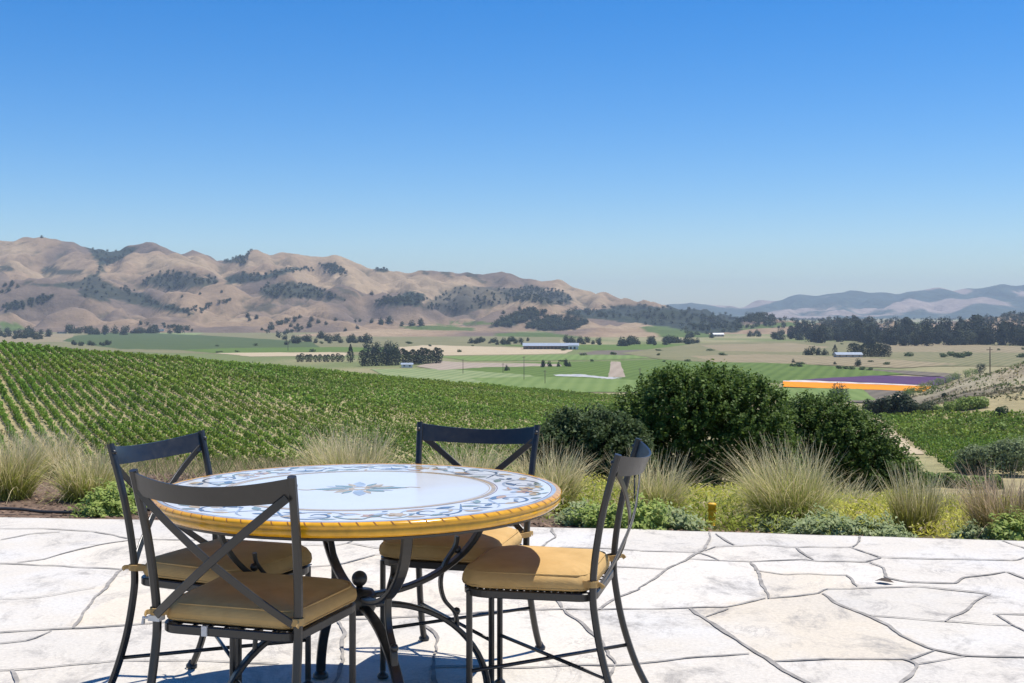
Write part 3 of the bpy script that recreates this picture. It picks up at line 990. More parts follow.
for path, n in (([(120, 288), (140, 297), (160, 305), (195, 313)], 34), ([(180, 312), (200, 310), (215, 305), (232, 300)], 22), ([(258, 292), (270, 287)], 5),
                ([(262, 335), (275, 326), (290, 321), (298, 318)], 20), ([(278, 336), (292, 331), (306, 327)], 14), ([(375, 304), (395, 300), (425, 297)], 20),
                ([(318, 270), (346, 276)], 8), ([(225, 281), (260, 280), (300, 270), (312, 270)], 24), ([(142, 326), (165, 327), (192, 331)], 22)):
    for i in range(n):
        t = rng.uniform(0, len(path) - 1.001); k = int(t); t -= k
        px = path[k][0] * (1 - t) + path[k + 1][0] * t + rng.normal(0, 1.5); py = path[k][1] * (1 - t) + path[k + 1][1] * t + rng.normal(0, 1.3)
        p = hit(px, py, zall, 1500); q = rng.uniform(0.7, 1.5)
        V, Fq, c = crown_geo(90, 5 * q, 7.5 * q, -0.5, 2.2, OAK, "round", 5)
        strings.append((V + p, Fq, c))
tag(np_obj("oak_scrub", *cat_geo(strings), M["leaf_far"]), "strings of dark oaks along the creases of the dry hills", "woodland", kind="stuff")


def wood_mass(name, polys, n, seed_scale, label):
    parts = []
    tries = 0; made = 0
    while made < n and tries < n * 20:
        tries += 1
        poly = polys[int(rng.integers(len(polys)))]
        xs = [p[0] for p in poly]; ys = [p[1] for p in poly]
        px, py = rng.uniform(min(xs), max(xs)), rng.uniform(min(ys), max(ys))
        if not in_poly(np.array([px]), np.array([py]), poly)[0]:
            continue
        p = hit(px, py, zall, 1500)
        s = rng.uniform(0.7, 1.6) * seed_scale
        V, Fq, c = crown_geo(70, 5 * s, 7.5 * s, 0, 2.6, OAK, "round", 4)
        parts.append((V + p, Fq, c)); made += 1
    V, Fq, c = cat_geo(parts)
    o = np_obj(name, V, Fq, c, M["leaf_far"])
    tag(o, label, "woodland", kind="stuff")


wood_mass("woodland", [VEG[19][1], VEG[20][1], VEG[21][1], VEG[22][1]], 620, 1.25, "dark oak woodland covering the low foothills in the middle distance")
wood_mass("chaparral", [VEG[2][1], VEG[0][1], VEG[5][1], VEG[9][1], VEG[8][1], VEG[7][1], VEG[11][1], VEG[4][1]], 460, 1.0, "dark chaparral and oak scrub in the folds of the dry hills")
wood_mass("chaparral", [VEG[1][1], VEG[6][1], VEG[10][1], VEG[11][1], VEG[12][1]], 420, 0.75, "low dark scrub spread over the open faces of the hills")
wood_mass("woodland", [[(700, 318), (780, 315), (850, 311), (900, 313), (1000, 311), (1040, 313), (1040, 328), (900, 328), (700, 330)]], 420, 1.25, "scattered dark oaks over the rolling ground behind the tall wood")


# ------------------------------------------------------------------ buildings and poles in the valley
def house(name, px, py, w, d, h, roof_h, label, wall, roof, rot=0.0, windows=3):
    p = hit(px, py, zall, 100)
    root = empty(name, p, rot)
    tag(root, label, "house")
    mb = MB(); mb.box((-w / 2, -d / 2, -0.5), (w / 2, d / 2, h)); mb.build("wall", wall, root)
    mb = MB(); e = 0.6
    vs = [(-w / 2 - e, -d / 2 - e, h - 0.1), (w / 2 + e, -d / 2 - e, h - 0.1), (w / 2 + e, d / 2 + e, h - 0.1), (-w / 2 - e, d / 2 + e, h - 0.1), (-w / 2 - e, 0, h + roof_h), (w / 2 + e, 0, h + roof_h)]
    mb.add(vs, [(0, 1, 5, 4), (2, 3, 4, 5), (0, 4, 3), (1, 2, 5), (0, 3, 2, 1)])
    mb.build("roof", roof, root)
    for i in range(windows):
        x = -w / 2 + w * (i + 0.5) / windows
        mb = MB(); mb.box((x - 0.7, -d / 2 - 0.06, h * 0.35), (x + 0.7, -d / 2 + 0.05, h * 0.75)); mb.build("window", M["dark_glass"], root)
    return root


def barn():
    p = G(549, 349.2, ZV)
    root = empty("barn", p, 0.0)
    tag(root, "long low grey roofed barn standing between the fields and the tan hills", "barn")
    L, d, h = 62.0, 16.0, 4.2
    mb = MB(); mb.box((-L / 2, -d / 2, -0.5), (L / 2 - 8, d / 2, h)); mb.build("wall", M["brown_roof"], root)
    mb = MB(); mb.box((L / 2 - 7.9, -d / 2 - 0.5, -0.5), (L / 2 + 4, d / 2, h + 1.2)); mb.build("end_block", M["white_paint"], root)
    mb = MB()
    mb.add([(-L / 2 - 1, -d / 2 - 1.5, h), (L / 2 + 5, -d / 2 - 1.5, h), (L / 2 + 5, 0, h + 3.4), (-L / 2 - 1, 0, h + 3.4), (L / 2 + 5, d / 2 + 1.5, h), (-L / 2 - 1, d / 2 + 1.5, h)],
           [(0, 1, 2, 3), (3, 2, 4, 5), (0, 3, 5), (1, 4, 2)])
    mb.build("roof", M["grey_roof"], root)
    for i in range(12):
        x = -L / 2 + 3 + i * 4.3
        mb = MB(); mb.box((x, -d / 2 - 0.1, 0.3), (x + 2.6, -d / 2 + 0.05, 3.2)); mb.build("bay_door", M["dark_glass"], root)
    for x in (L / 2 - 5, L / 2 - 0.5):
        mb = MB(); mb.box((x - 1.2, -d / 2 - 0.62, 0.2), (x + 1.2, -d / 2 - 0.4, 3.2)); mb.build("door", M["dark_glass"], root)


barn()
house("house", 848, 357.5, 26, 10, 3.0, 2.2, "low grey roofed shed between tree clumps on the dry field", M["tan_wall"], M["grey_roof"], 0.05, 4)
house("house", 160, 331.5, 18, 9, 4, 2.5, "small pale house at the left foot of the hills", M["white_paint"], M["brown_roof"], 0.2)
house("house", 62, 333.5, 18, 9, 4, 2.5, "small tan house among oaks at the far left of the valley", M["tan_wall"], M["brown_roof"], -0.1)
house("house", 407, 367.5, 9, 6, 2.6, 1.2, "little white shed in front of the right end of the cypress windbreak", M["white_paint"], M["grey_roof"], 0.1, 2)
house("house", 718, 336.5, 20, 10, 4, 2.5, "tan house in front of the wooded foothill", M["tan_wall"], M["white_paint"], 0.15)
house("house", 876, 330, 24, 10, 6, 3, "white house half hidden in the tall wood", M["white_paint"], M["brown_roof"], 0.1)
house("house", 838, 333, 22, 10, 5, 3, "pale house at the left end of the tall wood", M["white_paint"], M["grey_roof"], -0.2)


def utility_pole(px, py, hpx, label, group=None, arm=True):
    p = hit(px, py, zall, 150)
    h = hpx * p[1] / F
    root = empty("utility_pole", p, 0.3)
    tag(root, label, "utility pole", group)
    mb = MB(); mb.sweep([(0, 0, -0.5), (0, 0, h)], circ(0.12 + 0.00010 * p[1], 8), (1, 0, 0), smooth=True); mb.build("pole", M["pole_wood"], root)
    if arm:
        mb = MB(); mb.box((-1.1, 0.16, h - 1.0), (1.1, 0.30, h - 0.82)); mb.build("crossarm", M["pole_wood"], root)
    return root


utility_pole(990, 375, 28, "tall wooden utility pole beside the bluff at the right")
for px, py, h in ((524, 380, 24), (463, 374, 15), (545, 384, 14), (640, 382, 14), (288, 351, 9), (503, 373, 10)):
    utility_pole(px, py, h, "slender distant pole standing in the green fields", "slender poles in the fields", True)

# ------------------------------------------------------------------ vineyard
def vine_geo(n, ln=1.1, wd=0.42, h0=0.10, h1=1.0, leaf=0.25):
    c = np.stack([rng.uniform(-ln / 2, ln / 2, n), rng.normal(0, wd * 0.27, n), h0 + (h1 - h0) * rng.beta(1.6, 1.3, n)], 1)
    nr = unit(np.array([0.2, -0.25, 1.0]) * 0.7 + rand_dirs(n) * 0.9)
    V, Fq = leaves(c, nr, leaf * rng.uniform(0.7, 1.4, n), 0.95)
    base = np.array([0.17, 0.265, 0.036])
    hue = rng.uniform(0, 1, (n, 1))
    col = base * (0.65 + 0.6 * hue) + np.array([0.06, 0.03, 0.0]) * (rng.uniform(0, 1, (n, 1)) > 0.86)
    return V, Fq, np.repeat(col, 4, axis=0)


VP = [vine_geo(int(rng.integers(34, 46))) for _ in range(10)]
VPfar = [vine_geo(20, leaf=0.34) for _ in range(8)]


def rows(origin_p, dirv, spacing, prange, trange, keep, group, label, scale=1.0, step=1.0, gap=0.06, tone=1.0):
    """every trellised row of vines is one thing"""
    d = np.array(dirv) / np.linalg.norm(dirv)
    nrm = np.array([d[1], -d[0]])
    ang = math.atan2(d[1], d[0])
    count = 0
    if callable(spacing):
        ps = [prange[0]]
        while ps[-1] < prange[1]:
            ps.append(ps[-1] + spacing(ps[-1]))
    else:
        ps = np.arange(prange[0], prange[1], spacing)
    for p in ps:
        t = np.arange(trange[0], trange[1], step) + rng.uniform(0, step)
        X = p * nrm[0] + t * d[0] + origin_p[0]; Y = p * nrm[1] + t * d[1] + origin_p[1]
        ok = keep(X, Y) & (rng.uniform(0, 1, len(t)) > gap)
        X, Y = X[ok], Y[ok]
        if len(X) < 4:
            continue
        X = X + rng.normal(0, 0.05, len(X)); Z = terrain(X, Y)
        parts = []
        i0 = len(X) // 2
        ctr = np.array([X[i0], Y[i0], Z[i0]])
        for x, y, z in zip(X, Y, Z):
            lib = VP if y < 210 else VPfar
            V, Fq, c = lib[int(rng.integers(len(lib)))]
            vig = 0.8 + 0.5 * vnoise(x / 9.0, y / 9.0, 3)
            s = scale * rng.uniform(0.75, 1.25) * vig
            a = ang + rng.normal(0, 0.08) + (math.pi if rng.uniform() < 0.5 else 0)
            ca, sa = math.cos(a), math.sin(a)
            W = np.stack([(V[:, 0] * ca - V[:, 1] * sa), (V[:, 0] * sa + V[:, 1] * ca), V[:, 2] * s], 1)
            W[:, :2] *= s ** 0.5
            tint = (0.85 + 0.3 * vnoise(x / 14.0, y / 14.0, 8)) * rng.uniform(0.88, 1.12)
            tc = np.array([1.0 + 0.25 * (vnoise(x / 20., y / 20., 12) - 0.5), 1.0, 1.0])
            parts.append((W + np.array([x, y, z]) - ctr, Fq, c * tint * tc * tone))
        V, Fq, c = cat_geo(parts)
        o = np_obj("vine_row", V, Fq, c, M["leaf"])
        o.location = ctr
        tag(o, label, "vine row", group)
        count += 1
    return count


def keep_left(X, Y):
    u = X / np.maximum(Y, 1); px = 512 + F * u
    d = (X + 105) * -0.763 + (Y - 250) * 0.647
    z = terrain(X, Y); py = H0 + F * (HC - z) / Y
    return (px > -170) & (px < 700) & (d < 30) & (Y > 80) & (py < 500) & (u < 0.125)


rows((0, 0), (-0.5, 1.0), lambda p: 1.65 + 1.2 * float(sstep(18, 48, p)), (-40, 250), (-150, 420), keep_left, "vine rows on the hillside",
     "green trellised row of grapevines running up the left hillside")


def keep_right(X, Y):
    u = X / np.maximum(Y, 1); px = 512 + F * u
    z = terrain(X, Y); py = H0 + F * (HC - z) / Y
    edge = X - (58 + (Y - 178) * 0.2416)
    return (edge > 2.0) & (px < 1070) & (py < 474) & (py > 416) & (knoll(X, Y) < 5.0)


rows((0, 0), (1.0, 0.55), 2.4, (-260, 60), (0, 420), keep_right, "vine rows on the right terrace",
     "green row of grapevines on the lower terrace at the right", 1.25, 1.3, 0.1, 0.85)


def keep_low(X, Y):
    u = X / np.maximum(Y, 1); px = 512 + F * u
    z = terrain(X, Y); py = H0 + F * (HC - z) / Y
    return (px > 880) & (px < 975) & (py > 473) & (py < 486)


def track():
    """pale farm track down the left edge of the right vineyard, and the headland below it"""
    mb = MB(); pts = []
    for t in np.linspace(-0.02, 1.10, 26):
        x = 58 + (87 - 58) * t; y = 178 + (298 - 178) * t
        pts.append((x, y))
    vs, fs = [], []
    for i, (x, y) in enumerate(pts):
        for o in (-1.9, -0.7, 0.7, 1.9):
            vs.append((x + o + 0.3 * math.sin(i * 1.3), y, float(terrain(x + o, y)) + 0.10))
    for i in range(len(pts) - 1):
        for k in range(3):
            fs.append((i * 4 + k, i * 4 + k + 1, (i + 1) * 4 + k + 1, (i + 1) * 4 + k))
    mb.add(vs, fs)
    tag(mb.build("farm_track", FM["sand"]), kind="structure")


track()


def weeds():
    n = 100000
    Y = 85 + 330 * rng.uniform(0, 1, n) ** 0.8; X = Y * rng.uniform(-0.46, 0.12, n)
    ok = keep_left(X, Y) & (fbm(X, Y, 6, 3, 55) > 0.38)
    X, Y = X[ok], Y[ok]; n = len(X)
    c = np.stack([X, Y, terrain(X, Y) + rng.uniform(0.02, 0.3, n)], 1)
    V, Fq = leaves(c, unit(rand_dirs(n) + np.array([0, -0.3, 0.5])), rng.uniform(0.15, 0.5, n), 0.6)
    k = rng.uniform(0, 1, (n, 1))
    col = np.where(k > 0.55, np.array([0.40, 0.33, 0.17]), np.where(k > 0.25, np.array([0.22, 0.22, 0.08]), np.array([0.13, 0.17, 0.04]))) * rng.uniform(0.7, 1.2, (n, 1))
    tag(np_obj("dry_weeds", V, Fq, np.repeat(col, 4, 0), M["leaf"]), "dry weeds and straw between the vine rows", "weeds", kind="stuff")


weeds()


def knoll_scrub():
    n = 26000
    X = rng.uniform(95, 290, n); Y = rng.uniform(270, 430, n)
    ok = (knoll(X, Y) > 4) & (fbm(X, Y, 12, 4, 57) > 0.42)
    X, Y = X[ok], Y[ok]; n = len(X)
    k = fbm(X, Y, 9, 3, 58)[:, None]
    c = np.stack([X, Y, terrain(X, Y) + rng.uniform(0, 0.5, n)], 1)
    V, Fq = leaves(c, unit(rand_dirs(n) + np.array([0, -0.3, 0.5])), rng.uniform(0.4, 1.1, n), 0.7)
    col = np.where(k > 0.56, np.array([0.15, 0.18, 0.06]), np.where(k > 0.46, np.array([0.30, 0.26, 0.13]), np.array([0.42, 0.35, 0.21]))) * rng.uniform(0.65, 1.25, (n, 1))
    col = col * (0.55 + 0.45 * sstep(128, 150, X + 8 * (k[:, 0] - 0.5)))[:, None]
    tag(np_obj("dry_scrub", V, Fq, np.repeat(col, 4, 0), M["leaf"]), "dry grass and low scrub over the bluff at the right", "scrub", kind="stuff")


knoll_scrub()


# ------------------------------------------------------------------ bluff shrubs, willows, mid trees on the right
def leafy_tree(name, px, py, hpx, wide, label, cat, colr, n, leaf, group=None, lobes=8, y0=60, trunk=True):
    p = hit(px, py, terrain, y0)
    h = hpx * p[1] / F
    root = empty(name, p, rng.uniform(0, 6))
    tag(root, label, cat, group)
    V, Fq, c = crown_geo(n, h * wide * 0.5, h * 1.18, h * -0.18, leaf, colr, "round", lobes, 0.35)
    np_obj("crown", V, Fq, c, M["leaf"], root)
    trunk_geo(h * 0.55, h * 0.04).build("trunk", M["bark"], root)
    return root


DK = [0.034, 0.052, 0.022]
leafy_tree("broadleaf_tree", 905, 417, 25, 1.1, "round dark tree right of the clump at the foot of the bluff", "tree", DK, 2200, 0.6)
for px, h in ((872, 17), (880, 20), (889, 22), (896, 19)):
    leafy_tree("broadleaf_tree", px, 417, h, 1.1, "dark bushy tree in the clump at the foot of the bluff", "tree", DK, 1300, 0.6, "tree clump at the foot of the bluff")
leafy_tree("broadleaf_tree", 838, 402, 22, 1.0, "olive green tree behind the right edge of the dark shrub", "tree", [0.05, 0.075, 0.03], 1400, 0.7)
BG = [0.21, 0.28, 0.06]
for px, py, h in ((948, 412, 10), (956, 411, 12), (965, 410, 13), (974, 409, 14), (981, 408, 12), (938, 413, 9)):
    leafy_tree("green_shrub", px, py, h, 1.7, "bright green shrub in the band across the bluff face", "shrub", BG, 700, 0.45, "green shrubs on the bluff face", 6)
for px, py, h in ((922, 414, 11), (930, 413, 12), (916, 414, 10)):
    leafy_tree("grey_shrub", px, py, h, 1.5, "grey green shrub between the dark trees and the bluff", "shrub", [0.08, 0.10, 0.045], 700, 0.45, "grey shrubs below the bluff", 6)
for i in range(11):
    px = 906 + i * 6.6; py = 397 - i * 2.1
    leafy_tree("green_shrub", px, py, 9, 1.5, "green shrub in the hedge line climbing the bluff's left flank", "shrub", [0.17, 0.24, 0.05], 500, 0.5, "hedge line climbing the bluff", 5)
leafy_tree("round_bush", 1001, 419, 13, 1.2, "small round dark bush standing alone below the bluff", "bush", [0.05, 0.085, 0.025], 1200, 0.4)
leafy_tree("round_bush", 980, 374, 12, 1.3, "dark round bush on the brow beside the utility pole", "bush", DK, 1200, 0.5)
leafy_tree("round_bush", 944, 398, 5, 1.6, "tiny dark bush low on the bare bluff slope", "bush", DK, 400, 0.4)
WL = [0.17, 0.21, 0.09]
for px, py, h, w, lb in ((975, 474, 30, 1.6, "grey green willowy shrub left of the pair beyond the bed"), (1012, 476, 40, 1.5, "taller grey green willowy shrub at the right frame edge")):
    leafy_tree("willow_shrub", px, py, h, w, lb, "shrub", WL, 5200, 0.28, None, 12, 40)
for px, py, h in ((884, 485, 14), (898, 486, 15), (913, 486, 16), (928, 487, 16), (943, 487, 15), (958, 488, 14), (976, 489, 14), (994, 489, 15)):
    leafy_tree("green_shrub", px, py, h, 1.7, "leafy green shrub in the row just beyond the flower bed", "shrub", [0.14, 0.21, 0.04], 1300, 0.36, "green shrubs beyond the bed", 6, 35)


# ------------------------------------------------------------------ large shrubs behind the terrace
def big_shrub(name, loc, blobs, nspr, leaf, base, label, tipc, up=0.35, per=13):
    root = empty(name, loc)
    tag(root, label, "shrub")
    B = np.array(blobs, float)                                     # x,y,z,rx,ry,rz
    wts = (B[:, 3] * B[:, 5]); wts /= wts.sum()
    parts = []
    bi = rng.choice(len(B), nspr, p=wts)
    d = rand_dirs(nspr); d[:, 2] = np.where(d[:, 2] < -0.6, -d[:, 2], d[:, 2])
    rr = 0.62 + 0.42 * rng.uniform(0, 1, nspr) ** 0.55
    lump = 0.82 + 0.36 * vnoise(d[:, 0] * 3.1 + bi * 7.3, d[:, 2] * 3.1 + d[:, 1] * 2.7, 44)
    c = B[bi, :3] + d * (rr * lump)[:, None] * B[bi, 3:]
    c[:, 2] = np.maximum(c[:, 2], 0.03)
    tw = rng.uniform(0, 1, (nspr, 1)) ** 1.3
    out = unit(d + np.array([0, 0, up]) + 0.35 * rand_dirs(nspr))
    for k in range(per):
        s = k / (per - 1)
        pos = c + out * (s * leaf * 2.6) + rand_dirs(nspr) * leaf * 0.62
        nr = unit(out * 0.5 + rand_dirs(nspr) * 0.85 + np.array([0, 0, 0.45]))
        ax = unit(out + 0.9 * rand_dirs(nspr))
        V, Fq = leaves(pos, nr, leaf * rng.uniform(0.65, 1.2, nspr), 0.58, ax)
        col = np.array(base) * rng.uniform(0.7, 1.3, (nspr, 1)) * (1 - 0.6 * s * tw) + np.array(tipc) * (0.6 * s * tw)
        parts.append((V, Fq, np.repeat(col, 4, 0)))
    V, Fq, cc = cat_geo(parts)
    np_obj("foliage", V, Fq, cc, M["leaf"], root)
    mb = MB()
    for i in range(9):
        a = rng.uniform(0, 6.28); b = B[int(rng.integers(len(B)))]
        tgt = b[:3] + rand_dirs(1)[0] * b[3:] * 0.6
        mid = np.array([tgt[0] * 0.4, tgt[1] * 0.4, tgt[2] * 0.55])
        pth = catmull([(0.08 * math.cos(a), 0.08 * math.sin(a), -0.2), mid, tgt], 5)
        mb.sweep(pth, circ(0.035, 6), (1, 0.2, 0), smooth=True, scale=list(np.linspace(1, 0.3, len(pth))))
    mb.build("branches", M["bark"], root)
    return root


SY = 14.5
gz = float(terrain(2.2, SY))


def BL(px, py, Y, rpx, rpy, ox, oy, oz, depth=0.8):
    p = P(px, py, Y)
    return (p[0] - ox, p[1] - oy, p[2] - oz, rpx * Y / F, rpx * Y / F * depth, rpy * Y / F)


def shrub_px(name, cx, Y, ells, nspr, leaf, base, tipc, label, per=13):
    x = (cx - 512) / F * Y
    z = float(terrain(x, Y)) - 0.05
    bl = [BL(px, py + 9, Y + dy, rx * 1.07, ry * 0.97, x, Y, z) for px, py, rx, ry, dy in ells]
    return big_shrub(name, (x, Y, z), bl, nspr, leaf, base, label, tipc, per=per)


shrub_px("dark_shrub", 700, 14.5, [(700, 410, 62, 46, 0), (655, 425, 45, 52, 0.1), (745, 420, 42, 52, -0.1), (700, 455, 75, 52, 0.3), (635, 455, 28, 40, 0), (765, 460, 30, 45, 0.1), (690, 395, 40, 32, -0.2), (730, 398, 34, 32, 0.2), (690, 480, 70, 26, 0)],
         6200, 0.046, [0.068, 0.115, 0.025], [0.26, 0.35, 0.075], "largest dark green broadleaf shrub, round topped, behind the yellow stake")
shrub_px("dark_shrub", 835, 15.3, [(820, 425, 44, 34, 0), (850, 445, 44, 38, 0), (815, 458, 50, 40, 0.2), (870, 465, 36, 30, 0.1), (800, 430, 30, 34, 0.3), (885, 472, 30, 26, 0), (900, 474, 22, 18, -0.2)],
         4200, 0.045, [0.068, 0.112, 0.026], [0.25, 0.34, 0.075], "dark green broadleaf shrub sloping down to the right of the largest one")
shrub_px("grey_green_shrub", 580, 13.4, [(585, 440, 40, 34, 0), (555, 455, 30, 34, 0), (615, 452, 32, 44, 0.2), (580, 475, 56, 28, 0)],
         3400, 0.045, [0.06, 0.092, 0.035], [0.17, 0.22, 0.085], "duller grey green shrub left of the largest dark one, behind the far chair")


# ------------------------------------------------------------------ ornamental grasses
def grass_clump(name, px, py, spread_px, top_px, n, label, straw, lean=0.0, green=(0.33, 0.37, 0.065), tipc=(0.70, 0.59, 0.34), y=None):
    if y is None:
        p = hit(px, py, terrain, 7.0)
    else:
        x = (px - 512) / F * y
        p = np.array([x, y, float(terrain(x, y))])
    Y = p[1]
    h = (top_px) * Y / F; sp = spread_px * Y / F
    seg = 7
    n = int(n * 0.72); h *= 0.84
    a = rng.uniform(0, 2 * math.pi, n)
    q = rng.uniform(0, 1, n)
    r0 = 0.11 * np.sqrt(rng.uniform(0, 1, n)) * (1 + sp)
    ra = a + rng.normal(0, 0.9, n)
    L = h * rng.uniform(0.5, 1.25, n)
    wide = sp / max(h, 0.01)
    th0 = 0.05 + 0.42 * q * wide + rng.normal(0, 0.07, n)
    kap = rng.gamma(1.7, 0.50, n) * (0.45 + 0.9 * q) * min(1.25, wide * 0.95 + 0.12)
    daz = rng.normal(0, 0.5, n)
    wdt = rng.uniform(0.0018, 0.0042, n) * (Y / 8.0)
    face = rng.uniform(0, math.pi, n)
    st = (rng.uniform(0, 1, n) < straw)
    L = L * np.where(st, 1.08, 0.86)
    g = np.array(green) * rng.uniform(0.6, 1.4, (n, 1)); tp = np.array(tipc) * rng.uniform(0.75, 1.2, (n, 1))
    dryg = np.array([0.40, 0.32, 0.16])
    V = np.empty((n, seg + 1, 2, 3)); col = np.empty((n, seg + 1, 2, 3))
    x = r0 * np.cos(ra); y_ = r0 * np.sin(ra); z = np.zeros(n) - 0.03
    for i in range(seg + 1):
        ti = i / seg
        if i:
            th = np.clip(th0 + kap * ti ** 1.4, -0.4, 2.2); az = a + daz * ti
            dl = L / seg
            x = x + dl * np.sin(th) * np.cos(az) + lean * dl * ti * 1.6; y_ = y_ + dl * np.sin(th) * np.sin(az); z = z + dl * np.cos(th)
            z = np.maximum(z, 0.01)
        w = wdt * (1 - ti * 0.82)
        for s_, sg in enumerate((-1, 1)):
            V[:, i, s_, 0] = x + sg * w * np.cos(face); V[:, i, s_, 1] = y_ + sg * w * np.sin(face); V[:, i, s_, 2] = z
            k = np.where(st, sstep(0.25, 0.8, ti), sstep(0.5, 1.3, ti) * 0.8)[:, None]
            b0 = np.where(st[:, None], 0.5 * dryg + 0.5 * g, g)
            col[:, i, s_] = b0 * (1 - k) + tp * k
    idx = np.arange(n * (seg + 1) * 2).reshape(n, seg + 1, 2)
    Fq = np.stack([idx[:, :-1, 0], idx[:, :-1, 1], idx[:, 1:, 1], idx[:, 1:, 0]], -1).reshape(-1, 4)
    o = np_obj(name, V.reshape(-1, 3), Fq, col.reshape(-1, 3), M["grass"])
    o.location = p
    return tag(o, label, "ornamental grass", "ornamental grasses along the terrace")


GR = "ornamental_grass"
grass_clump(GR, 8, 499, 48, 74, 2600, "straw topped grass clump at the left edge of the picture", 0.55)
grass_clump(GR, 88, 500, 48, 60, 2300, "green and straw grass clump between the left edge and the left chair", 0.45)
grass_clump(GR, 52, 492, 40, 52, 1300, "smaller pale grass clump behind the two at the left", 0.65, y=10.2)
grass_clump(GR, 355, 500, 62, 78, 2400, "wide straw grass clump rising behind the table top", 0.6, 0.0)
grass_clump(GR, 330, 494, 44, 58, 1000, "pale grass clump just left of the one behind the table", 0.7, y=10.0)
grass_clump(GR, 468, 505, 60, 70, 2000, "straw grass clump seen through the back of the far chair", 0.65)
grass_clump(GR, 548, 510, 60, 72, 2200, "arching dry grass clump right of the far chair", 0.65, 0.0)
grass_clump(GR, 652, 520, 55, 72, 2000, "dry feathery grass clump right of the right hand chair back", 0.6)
grass_clump(GR, 790, 528, 82, 92, 4200, "largest wind leaning grass clump, right of the yellow stake", 0.45, -0.10, (0.33, 0.38, 0.065))
grass_clump(GR, 915, 534, 20, 72, 1300, "narrow upright olive grass clump right of the largest one", 0.35, 0.0, (0.28, 0.28, 0.05))
grass_clump(GR, 1003, 538, 55, 78, 2400, "russet tinged grass clump at the right edge of the picture", 0.45, -0.03, (0.24, 0.22, 0.05), (0.56, 0.41, 0.27))
grass_clump(GR, 948, 522, 46, 50, 1200, "low yellow green grass clump left of the russet one", 0.35, 0.0, (0.28, 0.29, 0.05))
grass_clump(GR, 845, 512, 60, 48, 1200, "thin pale grass clump behind the largest one on its right", 0.6, 0.1, y=10.0)


# ------------------------------------------------------------------ low planting
def mound(name, px, py, rx, rz, n, leaf, base, tipc, label, group, cat="plant", y=None):
    p = hit(px, py, terrain, 7.0) if y is None else np.array([(px - 512) / F * y, y, float(terrain((px - 512) / F * y, y))])
    Y = p[1]; R = rx * Y / F; Hh = rz * Y / F
    n = int(n * 1.5); leaf *= 0.8
    d = rand_dirs(n); d[:, 2] = np.abs(d[:, 2])
    lump = 0.45 + 1.0 * vnoise(d[:, 0] * 4 + px, d[:, 1] * 4 + d[:, 2] * 3, 5)
    rr = (rng.uniform(0.5, 1.15, n) * lump)[:, None]
    c = d * rr * np.array([R, R * 0.8, Hh])
    nr = unit(d * 0.6 + rand_dirs(n) * 0.6 + np.array([0.2, -0.3, 0.8]))
    V, Fq = leaves(c, nr, leaf * rng.uniform(0.6, 1.3, n), 0.42, unit(d + np.array([0, 0, 0.6]) + 0.6 * rand_dirs(n)))
    k = rng.uniform(0, 1, (n, 1))
    col = np.repeat(np.array(base) * (1 - k) + np.array(tipc) * k, 4, 0)
    o = np_obj(name, V, Fq, col, M["leaf"])
    o.location = p
    return tag(o, label, cat, group)


SAGE = ([0.20, 0.26, 0.10], [0.40, 0.44, 0.22])
FRESH = ([0.20, 0.29, 0.06], [0.40, 0.45, 0.12])
for px, py, rx, rz, n, cc, lb in (
        (610, 527, 30, 22, 1800, FRESH, "leafy green mound at the terrace edge left of the yellow stake"),
        (640, 529, 28, 26, 1800, FRESH, "taller leafy green mound behind the right hand chair"),
        (672, 530, 26, 18, 1400, SAGE, "low grey green mound just left of the yellow stake"),
        (585, 524, 24, 18, 1200, SAGE, "low grey green mound by the far chair's right leg"),
        (820, 535, 40, 20, 2600, SAGE, "blue green sage mound in front of the largest grass clump"),
        (860, 536, 34, 18, 2000, SAGE, "blue green sage mound left of the upright olive grass"),
        (775, 532, 24, 12, 1200, SAGE, "small sage mound at the foot of the largest grass clump"),
        (1020, 542, 26, 26, 1800, FRESH, "green leafy mound at the right edge of the picture"),
        (975, 540, 24, 14, 1200, SAGE, "low sage mound left of the russet grass"),
        (105, 515, 26, 26, 1500, FRESH, "loose green plant on the mulch beside the left chair back"),
        (128, 508, 22, 24, 1000, FRESH, "loose green plant behind the left chair back"),
        (895, 538, 18, 12, 900, SAGE, "small sage mound at the foot of the upright olive grass")):
    mound("low_shrub", px, py, rx, rz, n, 0.045, cc[0], cc[1], lb, "low mounds along the terrace edge")


